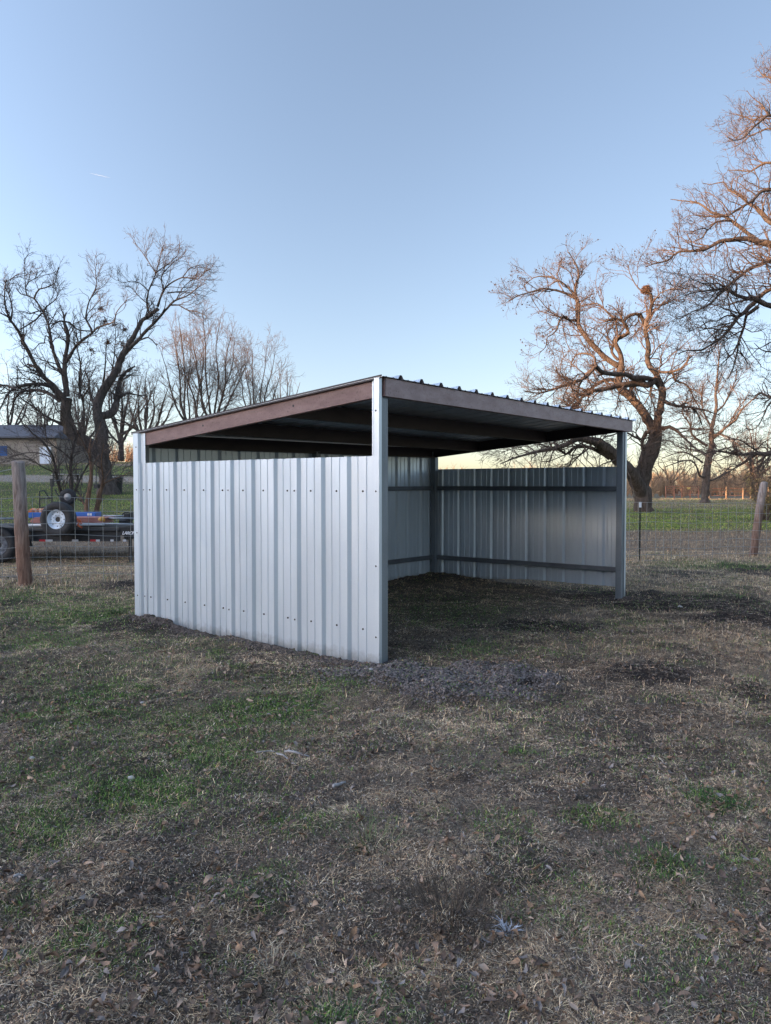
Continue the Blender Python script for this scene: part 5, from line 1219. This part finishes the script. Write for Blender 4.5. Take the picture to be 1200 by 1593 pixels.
def green_tint(n):
    pal = np.array([[.045, .105, .022], [.065, .13, .03], [.03, .075, .02], [.10, .15, .045], [.14, .15, .06]])
    k = rng.choice(len(pal), n, p=[.32, .26, .24, .12, .06]); return pal[k] * rng.uniform(1.3, 3.1, (n, 1)) * np.array([1.2, 1, .9])
# flat-lying straw
def straw():
    x, y = scatter(900000, 1.6, 17.5, 1.45)
    g, b, p = zones(x, y); mat_ = sst(fbm(x, y, .22, 401, 4), .40, .60)
    den = np.clip(1.0 - 0.75 * np.clip(b, 0, 1.1) - 0.68 * g, 0.06, 1) * (0.22 + .85 * mat_) * (1 - .75 * gravelz(x, y))
    k = (rng.random(len(x)) < den) & ~on_wall(x, y); x, y = x[k], y[k]; n = len(x)
    L = rng.uniform(.008, .036, n) * (1 + rng.random(n) ** 9 * 2.2) * np.clip(.8 + 0.06 * y, .7, 1.5); wd = rng.uniform(.0010, .0028, n) * np.clip(.45 + y * .16, .75, 2.5)
    pitch = np.abs(rng.normal(0, .22, n)); swirl = fbm(x, y, .25, 433, 2) * 12
    blades(x, y, L, wd, pitch, swirl + rng.normal(0, .9, n), rng.uniform(0, .3, n), straw_tint(n, 2.1) * (.6 + .9 * fbm(x, y, .6, 441, 3))[:, None], 'dry_grass', M_STRAW, .002)
straw()
def upright_dry():
    # standing dry grass: thick at the right and along the fence line
    cl = patches([(1000, 900, 120, 25, 1), (1120, 985, 90, 18, 1), (870, 965, 60, 10, .7), (1130, 1010, 80, 10, .6), (760, 1120, 160, 20, .5), (1150, 900, 60, 16, .8), (980, 1010, 90, 16, .6), (700, 1420, 45, 30, .5), (900, 1130, 120, 18, .5), (250, 1040, 160, 22, .4), (300, 1010, 60, 10, .4)])
    x, y = scatter(230000, 2.0, 17.5, .75)
    c = zone(x, y, cl, 303, .4); g, b, p = zones(x, y)
    fl = np.abs((y - 11.75) - (x + 5.5) * .347); c = np.maximum(c, sst(fl, .9, .1) * .9)
    c = np.maximum(c, .05 + .4 * sst(y, 7.5, 12) + .25 * sst(x, .5, 3) * sst(y, 3, 6)) * (1 - .9 * np.clip(b, 0, 1)) * (0.3 + 1.0 * fbm(x, y, .25, 411, 3)) * (1 - in_shed(x, y) * .8)
    k = (rng.random(len(x)) < c) & ~on_wall(x, y); x, y = x[k], y[k]; n = len(x)
    L = rng.uniform(.02, .085, n) * (1 + .6 * (np.abs((y - 11.75) - (x + 5.5) * .347) < .4)); wd = rng.uniform(.0012, .003, n) * np.clip(.5 + y * .17, .8, 2.6)
    blades(x, y, L, wd, rng.uniform(.45, 1.45, n), rng.uniform(0, 6.283, n), rng.uniform(0, .5, n), straw_tint(n, 2.0), 'standing_dry_grass', M_STRAW)
upright_dry()
def green():
    x, y = scatter(620000, 1.6, 17.5, 1.2); g, b, p = zones(x, y)
    den = g * (0.5 + 1.4 * fbm(x, y, .16, 421, 3)) * (1 - .8 * np.clip(b, 0, 1)) + .012 + .16 * sst(fbm(x, y, .9, 481, 4), .42, .62) * (1 - .8 * in_shed(x, y))
    k = (rng.random(len(x)) < den) & ~on_wall(x, y); x, y = x[k], y[k]; n = len(x)
    L = rng.uniform(.012, .042, n); wd = rng.uniform(.0014, .0032, n) * np.clip(.5 + y * .17, .85, 2.6)
    blades(x, y, L, wd, rng.uniform(.3, 1.4, n), rng.uniform(0, 6.283, n), rng.uniform(.1, .7, n), green_tint(n), 'green_grass', M_GRASS)
green()
def lawn():
    n = 520000; t = rng.random(n); y = 17.5 * (85 / 17.5) ** t; x = rng.uniform(-.78, .78, n) * y
    g, b, p = zones(x, y); k = rng.random(n) < (.55 + .45 * g); x, y, g = x[k], y[k], g[k]; n = len(x); isg = rng.random(n) < g
    tint = np.where(isg[:, None], green_tint(n) * 1.5 * np.array([1.25, 1, .8]) * (.5 + fbm(x, y, 1.6, 451, 3))[:, None], straw_tint(n, 1.3)); 
    L = np.where(isg, rng.uniform(.03, .07, n), rng.uniform(.04, .11, n)); wd = rng.uniform(.005, .011, n) * y / 25
    blades(x, y, L, wd, rng.uniform(.5, 1.4, n), rng.uniform(0, 6.283, n), rng.uniform(0, .6, n), tint, 'lawn_grass', M_GRASS)
lawn()
def chips():
    # fine woody litter, bits of stalk and husk over everything near by
    x, y = scatter(420000, 1.6, 11.0, 1.75); k = (rng.random(len(x)) < .35 + .65 * fbm(x, y, .18, 471, 3)) & ~on_wall(x, y) & (rng.random(len(x)) > gravelz(x, y) * .8); x, y = x[k], y[k]; n = len(x)
    L = rng.uniform(.004, .017, n) * np.clip(.75 + .09 * y, .8, 1.6); wd = rng.uniform(.0016, .0048, n) * np.clip(.7 + .09 * y, .8, 1.5)
    pal = np.array([[.07, .055, .045], [.15, .11, .085], [.28, .22, .17], [.40, .33, .26], [.50, .44, .38], [.20, .12, .08]]); kk = rng.choice(6, n, p=[.30, .24, .18, .12, .06, .10])
    blades(x, y, L, wd, rng.normal(.15, .4, n), rng.uniform(0, 6.283, n), rng.uniform(0, .3, n), pal[kk] * rng.uniform(.6, 1.3, (n, 1)), 'ground_litter', M_STRAW, .004)
chips()
def leaves():
    x, y = scatter(11000, 1.6, 9.0, 1.7); cl = 0.15 + sst(fbm(x, y, .7, 501, 3), .42, .62) * .9
    k = (rng.random(len(x)) < cl) & ~in_shed(x, y, .05) & ~on_wall(x, y); x, y = x[k], y[k]; n = len(x)
    L = rng.uniform(.014, .046, n); wd = L * rng.uniform(.28, .55, n); a = rng.uniform(0, 6.283, n); pt = rng.normal(0, .35, n); rl = rng.normal(0, .5, n)
    t = np.array([0, .15, .4, .7, 1.0]); wv = np.array([.05, .7, 1.0, .65, .03]); V_ = np.zeros((n, 5, 3, 3)); cu_ = rng.uniform(.1, 1.8, n); bend = rng.uniform(-1.2, 1.4, n); tw = rng.normal(0, .9, n); jt = rng.normal(0, .06, (5, 3, 2, n))
    for i in range(5):
        for j, sgn in enumerate((-1, 0, 1)):
            lx = (t[i] - .5) * L + jt[i, j, 0] * L; ly = (sgn * wv[i] / 2 + jt[i, j, 1]) * wd + .25 * L * bend * (t[i] - .5) ** 2; lz = sgn * tw * (t[i] - .5) * wd * .5 + cu_ * np.abs(sgn) * wv[i] * wd * .35 + bend * L * (t[i] - .5) ** 2 * 1.6
            yy = ly * np.cos(rl) - lz * np.sin(rl); zz = ly * np.sin(rl) + lz * np.cos(rl)
            xx = lx * np.cos(pt) - zz * np.sin(pt); zz = lx * np.sin(pt) + zz * np.cos(pt)
            V_[:, i, j, 0] = x + xx * np.cos(a) - yy * np.sin(a); V_[:, i, j, 1] = y + xx * np.sin(a) + yy * np.cos(a); V_[:, i, j, 2] = zz
    base = GZ(x, y); V_[..., 2] += (base + .016 - np.minimum(0, V_[..., 2].min(axis=(1, 2))) * .6)[:, None, None]
    ii = np.arange(15).reshape(5, 3); f0 = np.array([[ii[i, j], ii[i, j + 1], ii[i + 1, j + 1], ii[i + 1, j]] for i in range(4) for j in range(2)])
    f = (np.arange(n) * 15)[:, None, None] + f0[None]
    o = mesh_obj('leaf_litter', V_.reshape(-1, 3), f.reshape(-1, 4), M_LEAF, smooth=True); o['kind'] = 'stuff'
    pal = np.array([[.20, .135, .095], [.13, .09, .065], [.30, .22, .165], [.08, .06, .05], [.19, .165, .15], [.22, .14, .085]]); k = rng.choice(6, n, p=[.26, .24, .15, .15, .10, .10])
    set_tint(o, pal[k] * rng.uniform(.9, 1.6, (n, 1)), 15)
leaves()
def clods():
    ph = (1 + 5 ** .5) / 2; ico = np.array([[-1, ph, 0], [1, ph, 0], [-1, -ph, 0], [1, -ph, 0], [0, -1, ph], [0, 1, ph], [0, -1, -ph], [0, 1, -ph], [ph, 0, -1], [ph, 0, 1], [-ph, 0, -1], [-ph, 0, 1]]) / 1.9
    ft = np.array([[0, 11, 5], [0, 5, 1], [0, 1, 7], [0, 7, 10], [0, 10, 11], [1, 5, 9], [5, 11, 4], [11, 10, 2], [10, 7, 6], [7, 1, 8], [3, 9, 4], [3, 4, 2], [3, 2, 6], [3, 6, 8], [3, 8, 9], [4, 9, 5], [2, 4, 11], [6, 2, 10], [8, 6, 7], [9, 8, 1]])
    def put(name, x, y, r, tint):
        n = len(x); q = rng.normal(size=(n, 3, 3)); q, _ = np.linalg.qr(q); pts = np.einsum('nij,kj->nki', q, ico) * (1 + rng.normal(0, .16, (n, 12, 1)))
        pts *= r[:, None, None] * rng.uniform(.7, 1.15, (n, 1, 3)) * np.array([1, 1, .75]); pts += np.stack([x, y, GZ(x, y) + r * .25], 1)[:, None, :]
        f = (np.arange(n) * 12)[:, None, None] + ft[None]; o = mesh_obj(name, pts.reshape(-1, 3), f.reshape(-1, 3), M_CLOD); o['kind'] = 'stuff'; set_tint(o, tint, 12)
    # crumbly grey heap in front of the near post
    n = 90000; x = gcx + rng.uniform(-1.3, 1.0, n) ; y = gcy + rng.uniform(-.9, .9, n); d = gravelz(x, y)
    k = (rng.random(n) < d) & ~on_wall(x, y); x, y = x[k], y[k]; n = len(x); r = rng.uniform(.003, .0075, n) * (1 + rng.random(n) ** 6 * 1.5)
    put('crumbled_soil', x, y, r, np.array([[.145, .124, .115]]) * rng.uniform(.35, 1.6, (n, 1)))
    # crumbs banked against the foot of the near wall and round the posts
    n = 9000; uu = rng.uniform(-.15, LW + .15, n); vv = -.04 - np.abs(rng.normal(0, .07, n)) - .012; x = B0[0] + U[0] * uu + V[0] * vv; y = B0[1] + U[1] * uu + V[1] * vv
    m2 = 1500; aa = rng.uniform(0, 6.283, m2); q = np.abs(rng.normal(.08, .06, m2)) + .03; c0 = SP_(0.048, WW - 0.05, 0); x = np.concatenate([x, c0[0] + np.cos(aa) * q]); y = np.concatenate([y, c0[1] + np.sin(aa) * q]); n = len(x)
    put('banked_soil', x, y, rng.uniform(.004, .012, n) * (1 + rng.random(n) ** 6 * 1.0), np.array([[.10, .08, .068]]) * rng.uniform(.45, 1.6, (n, 1)))
    x, y = scatter(60000, 1.8, 13, 1.0); g, b, p = zones(x, y); k = (rng.random(len(x)) < np.clip(b, 0, 1) * .75 + .03) & ~on_wall(x, y); x, y = x[k], y[k]; n = len(x)
    r = rng.uniform(.003, .010, n) * (1 + rng.random(n) ** 8 * 1.2); put('soil_clods', x, y, r, np.array([[.095, .077, .066]]) * rng.uniform(.5, 1.5, (n, 1)))
    x, y = scatter(9000, 1.6, 9, 1.6); k = ~on_wall(x, y) & (fbm(x, y, .5, 611, 3) > .45); x, y = x[k], y[k]; n = len(x); put('pebbles', x, y, rng.uniform(.002, .006, n) * (1 + rng.random(n) ** 10 * 1.5), np.array([[.22, .19, .165]]) * rng.uniform(.4, 1.3, (n, 1)))
clods()
# single things lying on the ground
M_STICK = noisy('bleached_stick', (0.26, 0.24, 0.23), (0.42, 0.40, 0.39), 30, .9, bs=.2)
def stick(px, py, px2, py2, r, label):
    a = onground(px, py); b = onground(px2, py2); n = 6
    pts = []
    for i in range(n):
        t = i / (n - 1); x = a[0] * (1 - t) + b[0] * t + .006 * math.sin(i * 2.3 + px); y = a[1] * (1 - t) + b[1] * t + .006 * math.cos(i * 1.7); pts.append((x, y, gz1(x, y) + .018 + .006 * math.sin(i)))
    m = MB(); m.tube(pts, [r, r * 1.05, r, r * .95, r * .85, r * .5], 7); o = m.build('stick', M_STICK, None, smooth=True); tag(o, label, 'stick', 'bleached sticks on the ground')
stick(443, 1173, 480, 1176, .007, 'longest bleached stick, lying in the green patch before the near wall')
stick(430, 1178, 452, 1183, .005, 'short bleached stick just left below the longest one')
stick(400, 1176, 428, 1172, .004, 'thin bleached stick left of the longest one')
stick(517, 1228, 537, 1216, .008, 'stubby bleached stick slanting below the near post')
stick(22, 1385, 36, 1374, .006, 'small pale chip of stick at the left edge of the lawn')
M_STONE = noisy('pale_stone', (0.38, 0.36, 0.33), (0.55, 0.53, 0.5), 40, .9, bs=.3)
def stone(px, py, r, label):
    x, y = onground(px, py); m = MB(); k = 9; v = []; pr_ = [(0.35, .55), (.75, .4), (1, .0), (.8, -.4)]
    m.lathe((x, y, gz1(x, y) + r * .45), (.1, .05, 1), [(0, r * .62)] + [(r * a * 1.1, r * b) for a, b in pr_], k); o = m.build('stone', M_STONE, None, smooth=True)
    for vv in o.data.vertices: vv.co.x += rng.normal() * r * .09; vv.co.y += rng.normal() * r * .09
    tag(o, label, 'stone', 'pale stones in the grass')
stone(1058, 944, .026, 'white stone on the dark soil right of the far post'); stone(222, 1096, .014, 'pale stone in the green patch left before the near wall'); stone(50, 1187, .013, 'pale stone near the left edge')
stone(578, 1052, .017, 'pale stone in the soil just below the near post'); stone(204, 1214, .017, 'tan stone in the green patch at the left')
# grey spiky weed and a few larger tufts
def tuft(px, py, n, L, label, tint, name='weed', sp=.03, up=.6, w=.004):
    x0, y0 = onground(px, py); x = x0 + rng.normal(0, sp, n); y = y0 + rng.normal(0, sp, n); a = np.arctan2(y - y0, x - x0) + rng.normal(0, .5, n)
    o = blades(x, y, rng.uniform(.5, 1, n) * L, np.full(n, w), np.clip(rng.normal(up, .35, n), .05, 1.5), a, rng.uniform(0, .4, n), np.array([tint]) * rng.uniform(.6, 1.3, (n, 1)), name, M_STRAW)
    del o['kind']; tag(o, label, 'plant', 'weed tufts in the foreground')
tuft(790, 1447, 46, .075, 'pale grey spiky weed rosette in the foreground', (.42, .43, .46), 'weed', .008, .5, .006)
tuft(700, 1425, 420, .17, 'dark wiry tussock of dead grass in the foreground left of the grey weed', (.10, .075, .055), 'grass_tussock', .11, .8, .003)
tuft(575, 1320, 60, .16, 'tuft of long green and straw blades in the middle foreground', (.13, .15, .07), 'grass_tussock', .05, .9, .004)
tuft(1035, 1352, 200, .05, 'green clover-like tuft at the right', (.065, .11, .04), 'grass_tuft', .12, .7, .006)
tuft(520, 1582, 130, .06, 'green tuft at the bottom edge of the picture', (.07, .11, .045), 'grass_tuft', .08, .8, .005)
tuft(182, 958, 120, .10, 'small dark green tuft left of the low shed corner', (.04, .07, .02), 'grass_tuft', .06, 1.0, .006)
tuft(1110, 1245, 220, .06, 'flat green tuft near the right edge, above the clover-like one', (.045, .10, .03), 'grass_tuft', .09, .6, .006)
tuft(420, 1508, 30, .12, 'pale straw tuft low in the left foreground', (.34, .30, .22), 'grass_tussock', .02, .9, .003)
# aircraft trail high in the sky
m = MB(); a = W(141, 269.5, 2200); b = W(171, 276.5, 2200); m.tube([a, a * .55 + b * .45, b], [.10, .22, .08], 6); ct = m.build('contrail', None); tag(ct, 'short thin white vapour trail high in the sky at the left', 'vapour trail')
mt, nt, bb = new_mat('vapour', (0.62, 0.66, 0.7), 1.0, 0, 0); ct.data.materials.append(mt)
bpy.context.view_layer.update()
